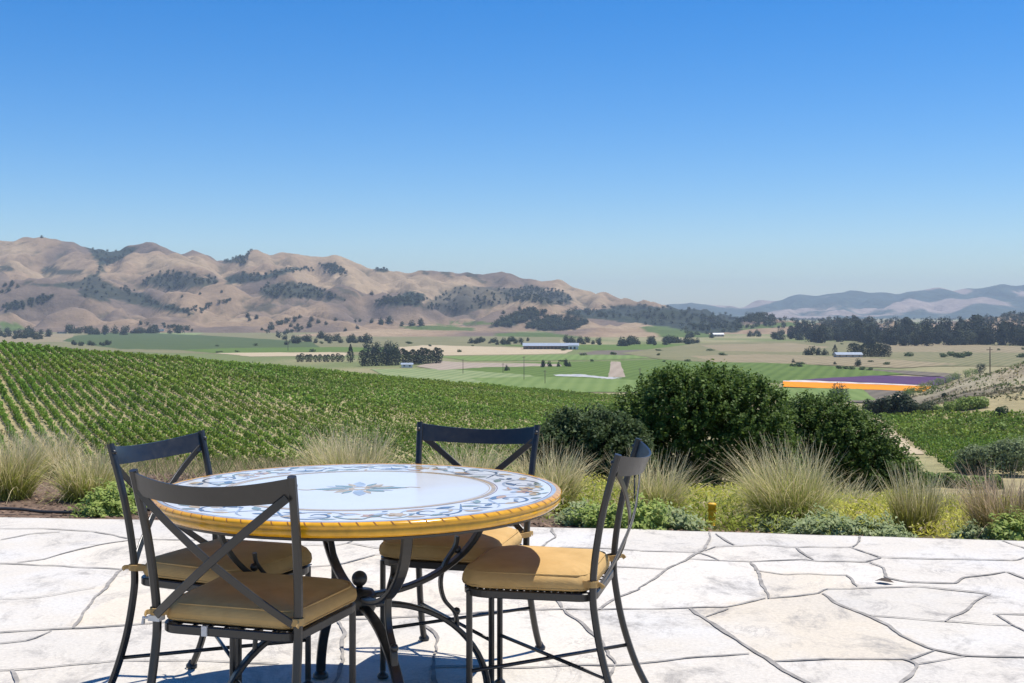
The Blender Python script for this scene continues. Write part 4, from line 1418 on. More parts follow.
def ground_cover():
    n = 170000
    X = rng.uniform(-0.6, 7.5, n); Y = rng.uniform(6.3, 15.5, n)
    t = Y - np.interp(X, EX, EY)
    dens = fbm(X, Y, 0.8, 3, 66)
    ok = (t > 0.25) & (dens > 0.34) & (rng.uniform(0, 1, n) < sstep(0.15, 0.9, t)) & (X > 0.0 + 0.3 * np.sin(Y * 2)) & ~((np.abs(X - (712 - 512) / F * 7.5) < 0.16) & (Y < 7.62))
    X, Y, dens = X[ok], Y[ok], dens[ok]; n = len(X)
    Z = terrain(X, Y) + rng.uniform(0, 1, n) ** 1.2 * (0.06 + 0.34 * np.clip(dens - 0.30, 0, 0.5))
    nr = unit(rand_dirs(n) * 0.9 + np.array([0, 0, 0.8]))
    V, Fq = leaves(np.stack([X, Y, Z], 1), nr, rng.uniform(0.022, 0.055, n), 0.32, unit(rand_dirs(n) + np.array([0, 0, 1.1])))
    k = fbm(X, Y, 1.4, 3, 71)[:, None]; r = rng.uniform(0.75, 1.25, (n, 1))
    col = (np.array([0.29, 0.33, 0.05]) * (1 - sstep(0.4, 0.55, k)) + np.array([0.52, 0.50, 0.08]) * sstep(0.4, 0.55, k)) * r
    dry = (rng.uniform(0, 1, (n, 1)) > 0.92 - 0.35 * sstep(0.5, 0.65, fbm(X, Y, 0.9, 3, 72))[:, None])
    col = np.where(dry, np.array([0.52, 0.43, 0.24]), col)
    o = np_obj("ground_cover", V, Fq, np.repeat(col, 4, 0), M["leaf"])
    tag(o, "yellow green ground cover spreading over the bed beyond the terrace", "ground cover", kind="stuff")
    # dry weeds and thin grass on the left part of the slope
    n = 12000
    X = rng.uniform(-6.0, 1.0, n); Y = rng.uniform(9.5, 17, n)
    Z = terrain(X, Y)
    h = rng.uniform(0.04, 0.16, n)
    a = rng.uniform(0, 6.28, n)
    V = np.empty((n, 4, 3)); w = 0.004
    for i, (s_, tt) in enumerate(((-1, 0), (1, 0), (0.3, 1), (-0.3, 1))):
        V[:, i, 0] = X + s_ * w * np.cos(a) + tt * 0.1 * np.sin(a * 3); V[:, i, 1] = Y + s_ * w * np.sin(a) + tt * 0.06; V[:, i, 2] = Z + tt * h
    col = np.array([0.36, 0.29, 0.15]) * rng.uniform(0.6, 1.2, (n, 1))
    col = np.where(rng.uniform(0, 1, (n, 1)) > 0.7, np.array([0.13, 0.17, 0.04]), col)
    o = np_obj("dry_grass", V.reshape(-1, 3), np.arange(4 * n).reshape(n, 4), np.repeat(col, 4, 0), M["grass"])
    tag(o, "thin dry grass and weeds on the slope beyond the mulch", "dry grass", kind="stuff")
    # bark chips
    n = 9000
    X = rng.uniform(-5.5, 2.5, n); Y = rng.uniform(7.0, 10.2, n)
    t = Y - np.interp(X, EX, EY); ok = t > 0.03
    X, Y = X[ok], Y[ok]; n = len(X)
    Z = terrain(X, Y) + rng.uniform(0.0, 0.012, n)
    V, Fq = leaves(np.stack([X, Y, Z], 1), unit(rand_dirs(n) * 0.35 + np.array([0, 0, 1.0])), rng.uniform(0.02, 0.055, n), 0.5)
    col = np.array([0.19, 0.125, 0.085]) * rng.uniform(0.5, 1.7, (n, 1))
    o = np_obj("bark_mulch", V, Fq, np.repeat(col, 4, 0), M["leaf_far"])
    tag(o, "brown bark mulch chips lying along the terrace edge", "mulch", kind="stuff")


ground_cover()


def drip_hose():
    pts = []
    for x in np.linspace(-5.5, -1.9, 30):
        y = float(np.interp(x, EX, EY)) + 0.32 + 0.10 * math.sin(x * 2.1) + 0.04 * math.sin(x * 7)
        pts.append((x, y, float(terrain(x, y)) + 0.02 + 0.02 * max(0, math.sin(x * 5))))
    mb = MB(); mb.sweep(pts, circ(0.011, 8), (0, 0, 1), smooth=True)
    tag(mb.build("drip_hose", M["black_plastic"]), "black irrigation hose lying on the mulch at the left", "hose")


drip_hose()


def marker_post():
    p = hit(712, 528.5, terrain, 7.0)
    root = empty("marker_post", p, 0.2)
    tag(root, "short yellow plastic stake at the terrace edge", "marker post")
    mb = MB(); w = 0.024
    prof = [(0.030, -0.05), (0.030, 0.02), (0.026, 0.022), (0.024, 0.05), (0.025, 0.15), (0.029, 0.152), (0.029, 0.166), (0.022, 0.172), (0.0001, 0.172)]
    mb.lathe(prof, seg=20, mats=[1, 1, 0, 0, 0, 0, 0, 0])
    mb.build("post", [M["yellow"], M["black_plastic"]], root)
    mb = MB(); mb.lathe([(0.031, 0.115), (0.031, 0.125)], seg=20, mat=0); mb.build("collar", M["yellow"], root)
    # thin black irrigation riser further left
    x = (634.5 - 512) / F * 8.3
    q = np.array([x, 8.3, float(terrain(x, 8.3))])
    top = HC - (476 - H0) / F * 8.3
    mb = MB(); mb.sweep([q + (0, 0, -0.1), (q[0], q[1], top)], circ(0.006, 8), (1, 0, 0), smooth=True)
    mb.lathe([(0.006, 0), (0.011, 0.004), (0.011, 0.03), (0.0001, 0.034)], (q[0], q[1], top), 10)
    o = mb.build("irrigation_riser", M["black_plastic"])
    tag(o, "thin black irrigation riser standing in the bed behind the right hand chair", "riser")


marker_post()


# ------------------------------------------------------------------ patio
JOINTS = [  # seen along the flagstone joints, then laid on the ground plane
    ([(-60, 530), (0, 529), (46, 528.5), (93, 532), (133, 539)], 1), ([(0, 540), (33, 534), (60, 532.5)], 1), ([(17, 563), (43, 560), (80, 550), (100, 545), (136, 539), (210, 541), (300, 545.6)], 1),
    ([(-60, 563), (0, 564), (60, 566), (123, 570), (180, 571), (250, 573), (300, 568)], 1), ([(123, 570), (96, 596), (73, 629)], 1.3), ([(-70, 636), (0, 633), (73, 629), (116, 626), (160, 623), (250, 617), (340, 619)], 1),
    ([(0, 600), (33, 599), (76, 591), (95, 588)], 0.5), ([(-40, 648), (0, 644), (27, 641), (50, 631)], 0.7), ([(-50, 672), (0, 671), (60, 668), (120, 661), (200, 660), (280, 664)], 0.8), ([(12, 671), (15, 690), (10, 715)], 1),
    ([(300, 545.6), (335, 546), (348, 543), (367, 535), (386, 528)], 1), ([(348, 543), (378, 548), (440, 549)], 1), ([(300, 568), (330, 566), (354, 562), (378, 555), (430, 553), (528, 555)], 1),
    ([(552, 528), (555, 538), (540, 548), (528, 555)], 1.1), ([(440, 549), (500, 560), (564, 548), (600, 549), (640, 551)], 1), ([(300, 568), (320, 590), (340, 619), (345, 660), (330, 700)], 1),
    ([(340, 619), (420, 617), (500, 611), (560, 610), (640, 609)], 1), ([(528, 555), (540, 580), (562, 610)], 1), ([(590, 612), (616, 600), (640, 589)], 1), ([(562, 610), (580, 622), (604, 642), (616, 664)], 1),
    ([(430, 668), (520, 668), (616, 665.5), (640, 664)], 1), ([(616, 664), (600, 700), (590, 740)], 1), ([(420, 617), (436, 640), (430, 668), (450, 720)], 1),
    ([(711, 531), (704, 551), (681, 562.5), (640, 589)], 1.1), ([(715, 534), (734, 545.6)], 1), ([(704, 551), (715, 546.7), (764, 545.6), (797, 548), (827, 547.5), (852, 547.5), (861, 542), (860.5, 535)], 1),
    ([(797, 548), (814, 560.6)], 1), ([(640, 551), (681, 552), (702, 553), (719, 560.6)], 1), ([(689, 559.5), (752, 562.5), (805, 559.5), (820, 562), (865, 562), (880, 558), (852, 548)], 1),
    ([(880, 558), (940, 559.5), (1015, 560.6), (1024, 558), (1090, 556)], 1), ([(600, 566), (640, 568), (666, 570)], 1), ([(752, 562.5), (760, 577.5), (766, 592), (767, 599)], 1.2),
    ([(752, 563), (758, 571), (786, 575.6), (809, 574), (848, 575.6), (857.5, 587)], 1), ([(869, 562.5), (882, 568), (884, 578), (910, 583), (955, 584), (966, 578), (1007, 572), (1024, 579), (1080, 590)], 1.1),
    ([(767, 599), (820, 594), (826, 589.5), (865, 588.7), (917, 587), (989, 594)], 1), ([(822, 594), (842, 607.5), (872.5, 618.7), (902.5, 635.6), (932.5, 648.7), (966, 655.5), (1024, 658), (1100, 659)], 1.3),
    ([(989, 594), (947, 622)], 1.1), ([(869, 617), (947, 622.5), (1015, 626)], 0.8), ([(992.5, 614), (1024, 615), (1090, 612)], 1.1), ([(996, 615), (1009, 624), (1024, 632), (1080, 650)], 1),
    ([(640, 609), (689, 608.6), (726, 607.5), (767, 599)], 1), ([(689, 609), (715, 628), (756, 654), (805, 683), (860, 720)], 1.3), ([(704, 617), (726, 609)], 0.9), ([(640, 664), (696, 658), (749, 654)], 1),
    ([(771, 662), (827.5, 660), (906, 660), (917.5, 665.6), (902.5, 683), (890, 720)], 1.1), ([(906, 660), (936, 651)], 0.7), ([(917, 664), (966, 656)], 0.7), ([(1000, 541), (1024, 549), (1080, 560)], 1)]


def patio_lines():
    polys = []
    for j, w in JOINTS:
        polys.append(([tuple(G(a, b)[:2]) for a, b in j], w))
    # joints of the part of the terrace nearer than, and beside, the view
    R2 = random.Random(5)
    for row, y in enumerate((2.85, 1.9, 0.8, -0.4, -1.6, -2.9, -4.2)):
        pts = [(x, y + R2.uniform(-0.22, 0.22)) for x in np.arange(-9.4, 9.5, 1.0)]
        polys.append((pts, 1))
        for x in np.arange(-9 + (row % 2) * 0.7, 9.4, 1.5):
            xx = x + R2.uniform(-0.4, 0.4)
            polys.append(([(xx, y + 0.1), (xx + R2.uniform(-0.2, 0.2), y + 0.55), (xx + R2.uniform(-0.3, 0.3), y + 1.1)], 1))
    for sgn in (-1, 1):
        for row, y in enumerate((4.9, 5.7, 6.6)):
            xs_ = np.arange(3.4, 9.5, 1.0) * sgn
            polys.append(([(x, min(y + R2.uniform(-0.2, 0.2), float(np.interp(x, EX, EY)) - 0.05)) for x in xs_], 1))
            for x in np.arange(4.2 + (row % 2) * 0.6, 9.4, 1.4):
                xx = x * sgn
                polys.append(([(xx, y - 0.05), (xx + 0.15, min(y + 0.8, float(np.interp(xx, EX, EY)) - 0.05))], 1))
    return polys


def stone_labels(polys, x0, y0, w, h, cell):
    lab = np.zeros((h, w), int)
    for pts, _ in polys:
        for (ax, ay), (bx, by) in zip(pts[:-1], pts[1:]):
            m = int(math.hypot(bx - ax, by - ay) / cell * 3) + 3
            t = np.linspace(-0.02, 1.02, m)
            ix = ((ax + (bx - ax) * t - x0) / cell).astype(int); iy = ((ay + (by - ay) * t - y0) / cell).astype(int)
            ok = (ix >= 0) & (ix < w - 1) & (iy >= 0) & (iy < h - 1)
            lab[iy[ok], ix[ok]] = -1; lab[iy[ok] + 1, ix[ok]] = -1
    L = lab.tolist(); cur = 0
    for j in range(h):
        for i in range(w):
            if L[j][i] == 0:
                cur += 1; L[j][i] = cur; st = [(j, i)]
                while st:
                    q, r = st.pop()
                    for dq, dr in ((1, 0), (-1, 0), (0, 1), (0, -1)):
                        e, f_ = q + dq, r + dr
                        if 0 <= e < h and 0 <= f_ < w and L[e][f_] == 0:
                            L[e][f_] = cur; st.append((e, f_))
    lab = np.array(L)
    for _ in range(4):
        for ax, d in ((0, 1), (0, -1), (1, 1), (1, -1)):
            sh = np.roll(lab, d, ax); lab = np.where((lab < 0) & (sh > 0), sh, lab)
    return np.maximum(lab, 0), cur + 1


def build_patio():
    X0, X1, Y0 = -9.5, 9.5, -6.0
    polys = patio_lines()
    R2 = random.Random(8)
    cell = 0.05
    lab, nl = stone_labels(polys, X0, Y0, int(19 / cell) + 1, int(14.6 / cell) + 1, cell)
    nx, ny = 381, 271
    xs = np.linspace(X0, X1, nx); tt = np.linspace(0, 1, ny)
    ye = np.interp(xs, EX, EY) + 0.03 * (fbm(xs, xs * 0, 0.35, 3, 4) - 0.5)
    XX = np.tile(xs, (ny, 1)); YY = Y0 + (ye[None, :] - Y0) * tt[:, None]
    ZZ = 0.004 * (fbm(XX, YY, 0.7, 3, 14) - 0.5)
    V = np.stack([XX, YY, ZZ], -1).reshape(-1, 3)
    li = lab[np.clip(((V[:, 1] - Y0) / cell).astype(int), 0, lab.shape[0] - 1), np.clip(((V[:, 0] - X0) / cell).astype(int), 0, lab.shape[1] - 1)]
    pal = np.array([[1, 1, 1], [1.03, 0.99, 0.93], [0.95, 0.95, 0.945], [1.05, 1.04, 1.02], [0.99, 0.95, 0.88], [1.0, 0.985, 0.955]])
    st = pal[rng.integers(0, 6, nl + 1)] * rng.uniform(0.95, 1.04, (nl + 1, 1))
    tint = st[li]
    idx = np.arange(nx * ny).reshape(ny, nx)
    Fq = np.stack([idx[:-1, :-1], idx[:-1, 1:], idx[1:, 1:], idx[1:, :-1]], -1).reshape(-1, 4)
    lastrow = V[idx[-1]].copy(); lastrow[:, 2] = -0.12
    V2 = np.concatenate([V, lastrow]); base = len(V)
    side = np.stack([idx[-1, :-1], idx[-1, 1:], base + np.arange(1, nx), base + np.arange(nx - 1)], -1)
    cc = np.concatenate([tint, tint[idx[-1]] * 0.95])
    o = np_obj("patio", V2, np.concatenate([Fq, side]), cc, M["stone"])
    tag(o, kind="structure")
    mb = MB()
    for pts, w in polys:
        dense = [(a, b, 0) for a, b in pts]
        P2 = np.array(dense)[:, :2]
        n = len(P2)
        s = np.concatenate([[0], np.cumsum(np.linalg.norm(np.diff(P2, axis=0), axis=1))])
        m = max(4, int(s[-1] / 0.035)); si = np.linspace(0, s[-1], m)
        Q = np.stack([np.interp(si, s, P2[:, 0]), np.interp(si, s, P2[:, 1])], 1)
        off = R2.uniform(0, 99)
        T = np.gradient(Q, axis=0); T /= np.linalg.norm(T, axis=1, keepdims=True) + 1e-9
        Nn = np.stack([-T[:, 1], T[:, 0]], 1)
        wob = 0.05 * (fbm(si + off, si * 0, 0.22, 5, 2) - 0.5)
        wid = w * 0.0068 * (0.35 + 1.3 * fbm(si + off, si * 0 + 9, 0.12, 3, 6))
        ends = np.clip(np.minimum(si, s[-1] - si) / 0.05, 0.6, 1)
        wid = wid * ends
        A = Q + Nn * (wob + wid)[:, None]; B = Q + Nn * (wob - wid)[:, None]
        vs = []
        ymax_a = np.interp(A[:, 0], EX, EY) - 0.02; ymax_b = np.interp(B[:, 0], EX, EY) - 0.02
        jz = R2.uniform(0, 0.0012)
        for (ax, ay), (bx, by), ma, mb_ in zip(A, B, ymax_a, ymax_b):
            vs.append((ax, min(ay, ma), 0.0042 + jz)); vs.append((bx, min(by, mb_), 0.0042 + jz))
        mb.add(vs, [(2 * i + 1, 2 * i + 3, 2 * i + 2, 2 * i) for i in range(m - 1)])
    o = mb.build("patio_joints", M["mortar"])
    tag(o, kind="structure")


build_patio()

p = G(884, 583.5)
mb = MB()
lf = [(-0.05, 0, 0.008), (-0.02, 0.022, 0.02), (0.02, 0.018, 0.022), (0.055, -0.004, 0.010), (0.02, -0.022, 0.016), (-0.02, -0.02, 0.018), (0.0, 0, 0.028)]
mb.add([(a * 0.9, b * 1.3, c) for a, b, c in lf], [(0, 1, 6), (1, 2, 6), (2, 3, 6), (3, 4, 6), (4, 5, 6), (5, 0, 6)])
o = mb.build("fallen_leaf", M["bark"]); o.location = p; o.rotation_euler = (0, 0, -0.5)
tag(o, "curled brown fallen leaf lying on the flagstones at the right", "leaf")


# ------------------------------------------------------------------ chairs
def make_chair():
    root = empty("patio_chair", (0, 0, 0))
    I = M["iron"]
    for sg in (-1, 1):
        mb = MB()                                                   # rear leg and back upright in one bar
        prof = [(-0.125, 0.242, 0.0), (-0.075, 0.234, 0.10), (-0.030, 0.226, 0.24), (-0.004, 0.221, 0.38), (0.0, 0.221, 0.46), (-0.010, 0.226, 0.57), (-0.036, 0.233, 0.71), (-0.083, 0.243, 0.880)]
        path = catmull([(x, sg * y, z) for x, y, z in prof], 6)
        mb.sweep(path, rect(0.021, 0.023, 0.005), (0, sg, 0))
        mb.lathe([(0.021, 0.0), (0.021, 0.008), (0.013, 0.018), (0.009, 0.026)], (-0.125, sg * 0.242, 0), 14)
        up = mb.build("upright", I, root)
        mb = MB()
        mb.lathe([(0.0001, 0.012), (0.007, 0.009), (0.010, 0.0), (0.0001, -0.001)], (0, 0, 0), 12)
        kn = mb.build("bolt", M["iron"], up)
        kn.location = (-0.070, sg * 0.243, 0.853); kn.rotation_euler = (0, math.pi / 2, 0)
        mb = MB()                                                   # front leg
        mb.sweep([(0.405, sg * 0.205, 0.0), (0.405, sg * 0.205, 0.425)], rect(0.019, 0.019, 0.005), (1, 0, 0))
        mb.lathe([(0.019, 0.0), (0.021, 0.006), (0.019, 0.014), (0.011, 0.02), (0.010, 0.03)], (0.405, sg * 0.205, 0), 14)
        mb.build("leg", I, root)
    # curved top rail
    mb = MB(); n = 22; pts = []
    rows_ = []
    for i in range(n + 1):
        s = -1 + 2 * i / n
        bow = -0.062 * (1 - s * s)
        zt = 0.876 - 0.024 * (1 - s * s); zb = 0.811 - 0.014 * (1 - s * s)
        y = 0.240 * s
        xt = -0.082 + bow * 1.04; xb = -0.063 + bow * 0.98
        rows_.append([(xt, y, zt), (xb, y, zb), (xb - 0.007, y, zb), (xt - 0.007, y, zt)])
    for c0 in range(4):
        c1 = (c0 + 1) % 4
        mb.add([q for r in rows_ for q in (r[c0], r[c1])], [(2 * i, 2 * i + 1, 2 * i + 3, 2 * i + 2) for i in range(n)], 0, True)
    mb.add(rows_[0], [(3, 2, 1, 0)]); mb.add(rows_[-1], [(0, 1, 2, 3)])
    mb.build("back_rail", I, root)
    # crossed back braces, bowed like the rail
    for sg in (-1, 1):
        mb = MB(); path = []
        for i in range(17):
            s = i / 16
            y = sg * (0.230 - 0.442 * s)
            z = 0.822 - 0.360 * s
            xl = np.interp(z, [0.43, 0.57, 0.71, 0.872], [0.0, -0.010, -0.036, -0.083])
            b = 4 * s * (1 - s)
            path.append((xl - 0.012 - 0.055 * b + (0.004 if sg > 0 else -0.004), y, z))
        mb.sweep(path, rect(0.024, 0.006, 0.0015), (1, 0, 0.15))
        mb.build("cross_brace", I, root)

    # seat ring
    def ring(x0, x1, hw0, hw1, rc, z, m=8):
        out = []
        cs = [(x1 - rc, hw1 - rc, 0), (x0 + rc * 0.6, hw0 - rc * 0.6, 1), (x0 + rc * 0.6, -hw0 + rc * 0.6, 2), (x1 - rc, -hw1 + rc, 3)]
        for cx, cy, q in cs:
            r = rc if q in (0, 3) else rc * 0.6
            for i in range(m + 1):
                a = q * math.pi / 2 + i / m * math.pi / 2
                out.append((cx + r * math.cos(a), cy + r * math.sin(a), z))
        return out
    mb = MB(); mb.sweep(ring(0.0, 0.43, 0.212, 0.225, 0.09, 0.388), rect(0.014, 0.026, 0.003), (0, 0, 1), closed=True)
    fr = mb.build("seat_frame", I, root)
    mb = MB()                                                       # strap lattice under the cushion
    for x in np.arange(0.03, 0.42, 0.022):
        mb.box((x, -0.205, 0.396), (x + 0.017, 0.205, 0.399))
    for y in np.arange(-0.19, 0.2, 0.05):
        mb.box((0.012, y, 0.3925), (0.418, y + 0.012, 0.3955))
    mb.build("seat_mesh", I, fr)
    for k, (a, b) in enumerate((((0.405, 0.205), (-0.05, -0.230)), ((0.405, -0.205), (-0.05, 0.230)))):
        mb = MB(); z = 0.165 + 0.012 * k
        mb.sweep([(a[0], a[1], z), (b[0], b[1], z)], circ(0.0065, 8), (0, 0, 1), smooth=True); mb.build("stretcher", I, root)
    # cushion: rounded box with crowned top
    mb = MB(); m = 9; lay = []
    for inset, z in ((0.020, 0.402), (0.006, 0.408), (-0.001, 0.420), (0.001, 0.436), (0.009, 0.450), (0.024, 0.461), (0.055, 0.470), (0.10, 0.476), (0.15, 0.479)):
        lay.append(ring(0.008 + inset, 0.442 - inset, 0.218 - inset, 0.232 - inset, max(0.02, 0.085 - inset * 0.5), z, m))
    k = len(lay[0])
    vs = []
    for li, r in enumerate(lay):
        for i, (x, y, z) in enumerate(r):
            zz = z
            if 1 <= li <= 5:
                zz += 0.0035 * math.sin(i * 1.7 + li) * (1 if li in (2, 3) else 0.5)
            zz += 0.006 * (float(vnoise(x * 14 + 3, y * 14 + 5, 7)) - 0.5) * (1 if li >= 4 else 0)
            vs.append((x, y, zz))
    fs = []
    for l in range(len(lay) - 1):
        for i in range(k):
            j = (i + 1) % k
            fs.append((l * k + i, l * k + j, (l + 1) * k + j, (l + 1) * k + i))
    fs.append(tuple(reversed(range(k)))); fs.append(tuple((len(lay) - 1) * k + i for i in range(k)))
    mb.add(vs, fs, 0, True)
    cu = mb.build("seat_cushion", M["canvas"], root)
    mb = MB()
    for z, ins in ((0.4545, 0.0135), (0.4125, 0.0035)):
        mb.sweep(ring(0.008 + ins, 0.442 - ins, 0.218 - ins, 0.232 - ins, 0.083, z, m), circ(0.0034, 6), (0, 0, 1), closed=True, smooth=True)
    mb.build("piping", M["canvas"], cu)
    for sg in (-1, 1):                                              # ties round the uprights
        mb = MB()
        lp = [(0.035, sg * 0.205, 0.432), (0.002, sg * 0.238, 0.436), (-0.017, sg * 0.226, 0.436), (-0.008, sg * 0.203, 0.434), (0.035, sg * 0.190, 0.430)]
        mb.sweep(catmull(lp, 4), rect(0.003, 0.020, 0.001), (0, 0, 1))
        mb.sweep(catmull([(-0.016, sg * 0.226, 0.436), (-0.028, sg * 0.236, 0.436), (-0.036, sg * 0.236, 0.428)], 4), rect(0.003, 0.014, 0.001), (0, 0, 1))
        mb.build("cushion_tie", M["canvas"], cu)
    return root


CH = [((-0.800, 3.415), (0.28, 0.96), "nearest iron chair, its crossed back turned towards the viewer, at the table's near left"),
      ((-1.172, 4.27), (0.92, -0.39), "iron chair at the table's left, half hidden behind the nearest chair's back"),
      ((0.304, 4.03), (-0.973, 0.23), "iron chair at the table's right, seen from its side with half its cushion sunlit"),
      ((-0.157, 4.737), (-0.277, -0.96), "iron chair on the far side of the table, facing the viewer across the table top")]
proto = make_chair()
for ch_ in proto.children:
    if ch_.name.startswith(("seat_frame", "seat_cushion")):
        ch_.location.z += 0.035
chairs = []
for i, (m_, f_, lb) in enumerate(CH):
    o = proto if i == 0 else copy_tree(proto)
    o.location = (m_[0], m_[1], 0.004); o.rotation_euler = (0, 0, math.atan2(f_[1], f_[0]))
    tag(o, lb, "chair", "iron chairs round the table")
    chairs.append(o)
# pale clips that show only on the nearest chair
for nm, lo, hi, lb in (("post_clip", (-0.016, 0.204, 0.443), (0.016, 0.240, 0.459), "pale clip round the left upright"), ("frame_tag", (-0.012, 0.055, 0.411), (-0.006, 0.072, 0.439), "small white tag on the rear seat rail")):
    mb = MB(); mb.box(lo, hi)
    if nm == "post_clip":
        mb.sweep([(-0.01, 0.238, 0.451), (-0.012, 0.256, 0.451), (-0.012, 0.258, 0.433)], rect(0.008, 0.012, 0.002), (1, 0, 0))
    c_ = mb.build(nm, M["white_metal"], chairs[0])
    c_["label"] = lb


# ------------------------------------------------------------------ table
TC = (-0.5, 4.0); TR = 0.662; TZ = 0.742
root = empty("round_table", (TC[0], TC[1], 0.004))
tag(root, "round painted ceramic table with yellow rim on black wrought iron legs", "table")


def glaze(name, col, var=0.08, rough=0.18, nscale=25):
    m = simple_mat(name, col, rough, nscale=nscale, nvar=var)
    m.node_tree.nodes["Principled BSDF"].inputs["Coat Weight"].default_value = 0.3
    m.node_tree.nodes["Principled BSDF"].inputs["Coat Roughness"].default_value = 0.08
    return m


GL = {"white": glaze("white_glaze", (0.70, 0.69, 0.655), 0.03, 0.22, 4), "yellow": glaze("yellow_glaze", (0.70, 0.345, 0.012), 0.18), "gold": glaze("gold_glaze", (0.56, 0.38, 0.16), 0.2),
      "blue": glaze("blue_glaze", (0.14, 0.155, 0.19), 0.4), "pale": glaze("pale_blue_glaze", (0.42, 0.44, 0.46), 0.25), "green": glaze("green_glaze", (0.24, 0.27, 0.18), 0.3),
      "rust": glaze("rust_glaze", (0.30, 0.12, 0.03), 0.25), "orange": glaze("orange_glaze", (0.58, 0.33, 0.14), 0.2)}
mb = MB()
R_ = TR
mb.lathe([(0.0005, 0.0), (0.2, 0.0), (0.44, 0.0), (R_ - 0.018, 0.0)], (0, 0, TZ), 128, smooth=False)
top = mb.build("tabletop", GL["white"], root)
mb = MB()
prof = [(R_ - 0.018, 0.0), (R_ - 0.010, 0.0015), (R_ - 0.003, -0.002), (R_ + 0.001, -0.007), (R_, -0.013), (R_ - 0.004, -0.017), (R_ - 0.005, -0.019), (R_ - 0.002, -0.022), (R_ - 0.002, -0.030), (R_ - 0.006, -0.037),
        (R_ - 0.016, -0.043), (R_ - 0.03, -0.046), (R_ - 0.2, -0.047)]
mb.lathe(prof, (0, 0, TZ), 160)
rim = mb.build("rim", GL["yellow"], root)
# rust coloured rope marks round the rim bead
mb = MB(); nd = 86
for i in range(nd):
    a0 = 2 * math.pi * i / nd
    sec = [(R_ - 0.0085, 0.0025), (R_ - 0.0025, -0.0008), (R_ + 0.0020, -0.0065), (R_ + 0.0020, -0.0085)]
    vs = []
    for j, (r, z) in enumerate(sec):
        a = a0 + j * 0.006
        for da in (-0.0024, 0.0024):
            vs.append((r * math.cos(a + da), r * math.sin(a + da), TZ + z))
    mb.add(vs, [(2 * j, 2 * j + 2, 2 * j + 3, 2 * j + 1) for j in range(3)], 0, False)
mb.build("rope_marks", GL["rust"], rim)
mb = MB(); mb.lathe([(R_ - 0.03, -0.0472), (R_ - 0.03, -0.054), (R_ - 0.05, -0.054), (R_ - 0.05, -0.0472)], (0, 0, TZ), 96); mb.build("edge_band", M["iron"], root)

# painted ornament: flat glaze shapes laid over the white ground
mats = ["white", "yellow", "gold", "blue", "pale", "green", "rust", "orange"]
MI = {k: i for i, k in enumerate(mats)}
orn = MB(); lvl = [0]


def flat_poly(pts, c):
    lvl[0] = (lvl[0] + 1) % 40
    z = TZ + 0.0004 + lvl[0] * 0.00002
    ar = sum(pts[i][0] * pts[(i + 1) % len(pts)][1] - pts[(i + 1) % len(pts)][0] * pts[i][1] for i in range(len(pts)))
    if ar < 0: pts = pts[::-1]
    orn.add([(x, y, z) for x, y in pts], [tuple(range(len(pts)))], MI[c])


def stroke(pts, w, c, taper=True):
    lvl[0] = (lvl[0] + 1) % 40
    z = TZ + 0.0004 + lvl[0] * 0.00002
    Q = np.array(catmull([(a, b, 0) for a, b in pts], 6))[:, :2]
    T = np.gradient(Q, axis=0); T /= np.linalg.norm(T, axis=1, keepdims=True) + 1e-9
    Nn = np.stack([-T[:, 1], T[:, 0]], 1); n = len(Q)
    s = np.linspace(0, 1, n)
    ww = w * (np.clip(np.sin(s * math.pi) ** 0.5, 0.25, 1) if taper else np.ones(n))
    A = Q + Nn * ww[:, None]; B = Q - Nn * ww[:, None]
    vs = []
    for a, b in zip(A, B):
        vs += [(a[0], a[1], z), (b[0], b[1], z)]
    orn.add(vs, [(2 * i, 2 * i + 1, 2 * i + 3, 2 * i + 2) for i in range(n - 1)], MI[c])


def annulus(r0, r1, c):
    lvl[0] = (lvl[0] + 1) % 40
    z = TZ + 0.0004 + lvl[0] * 0.00002
    k = 160; vs = []
    for i in range(k):
        a = 2 * math.pi * i / k
        vs += [(r0 * math.cos(a), r0 * math.sin(a), z), (r1 * math.cos(a), r1 * math.sin(a), z)]
    orn.add(vs, [(2 * i, 2 * i + 1, (2 * i + 3) % (2 * k), (2 * i + 2) % (2 * k)) for i in range(k)], MI[c])


def leaf2(x, y, ang, L, W, c):
    pts = []
    for t, w in ((0, 0), (0.2, 0.75), (0.45, 1), (0.7, 0.75), (1, 0), (0.7, -0.6), (0.45, -0.9), (0.2, -0.7)):
        a, b = t * L, w * W / 2
        pts.append((x + a * math.cos(ang) - b * math.sin(ang), y + a * math.sin(ang) + b * math.cos(ang)))
    flat_poly(pts, c)


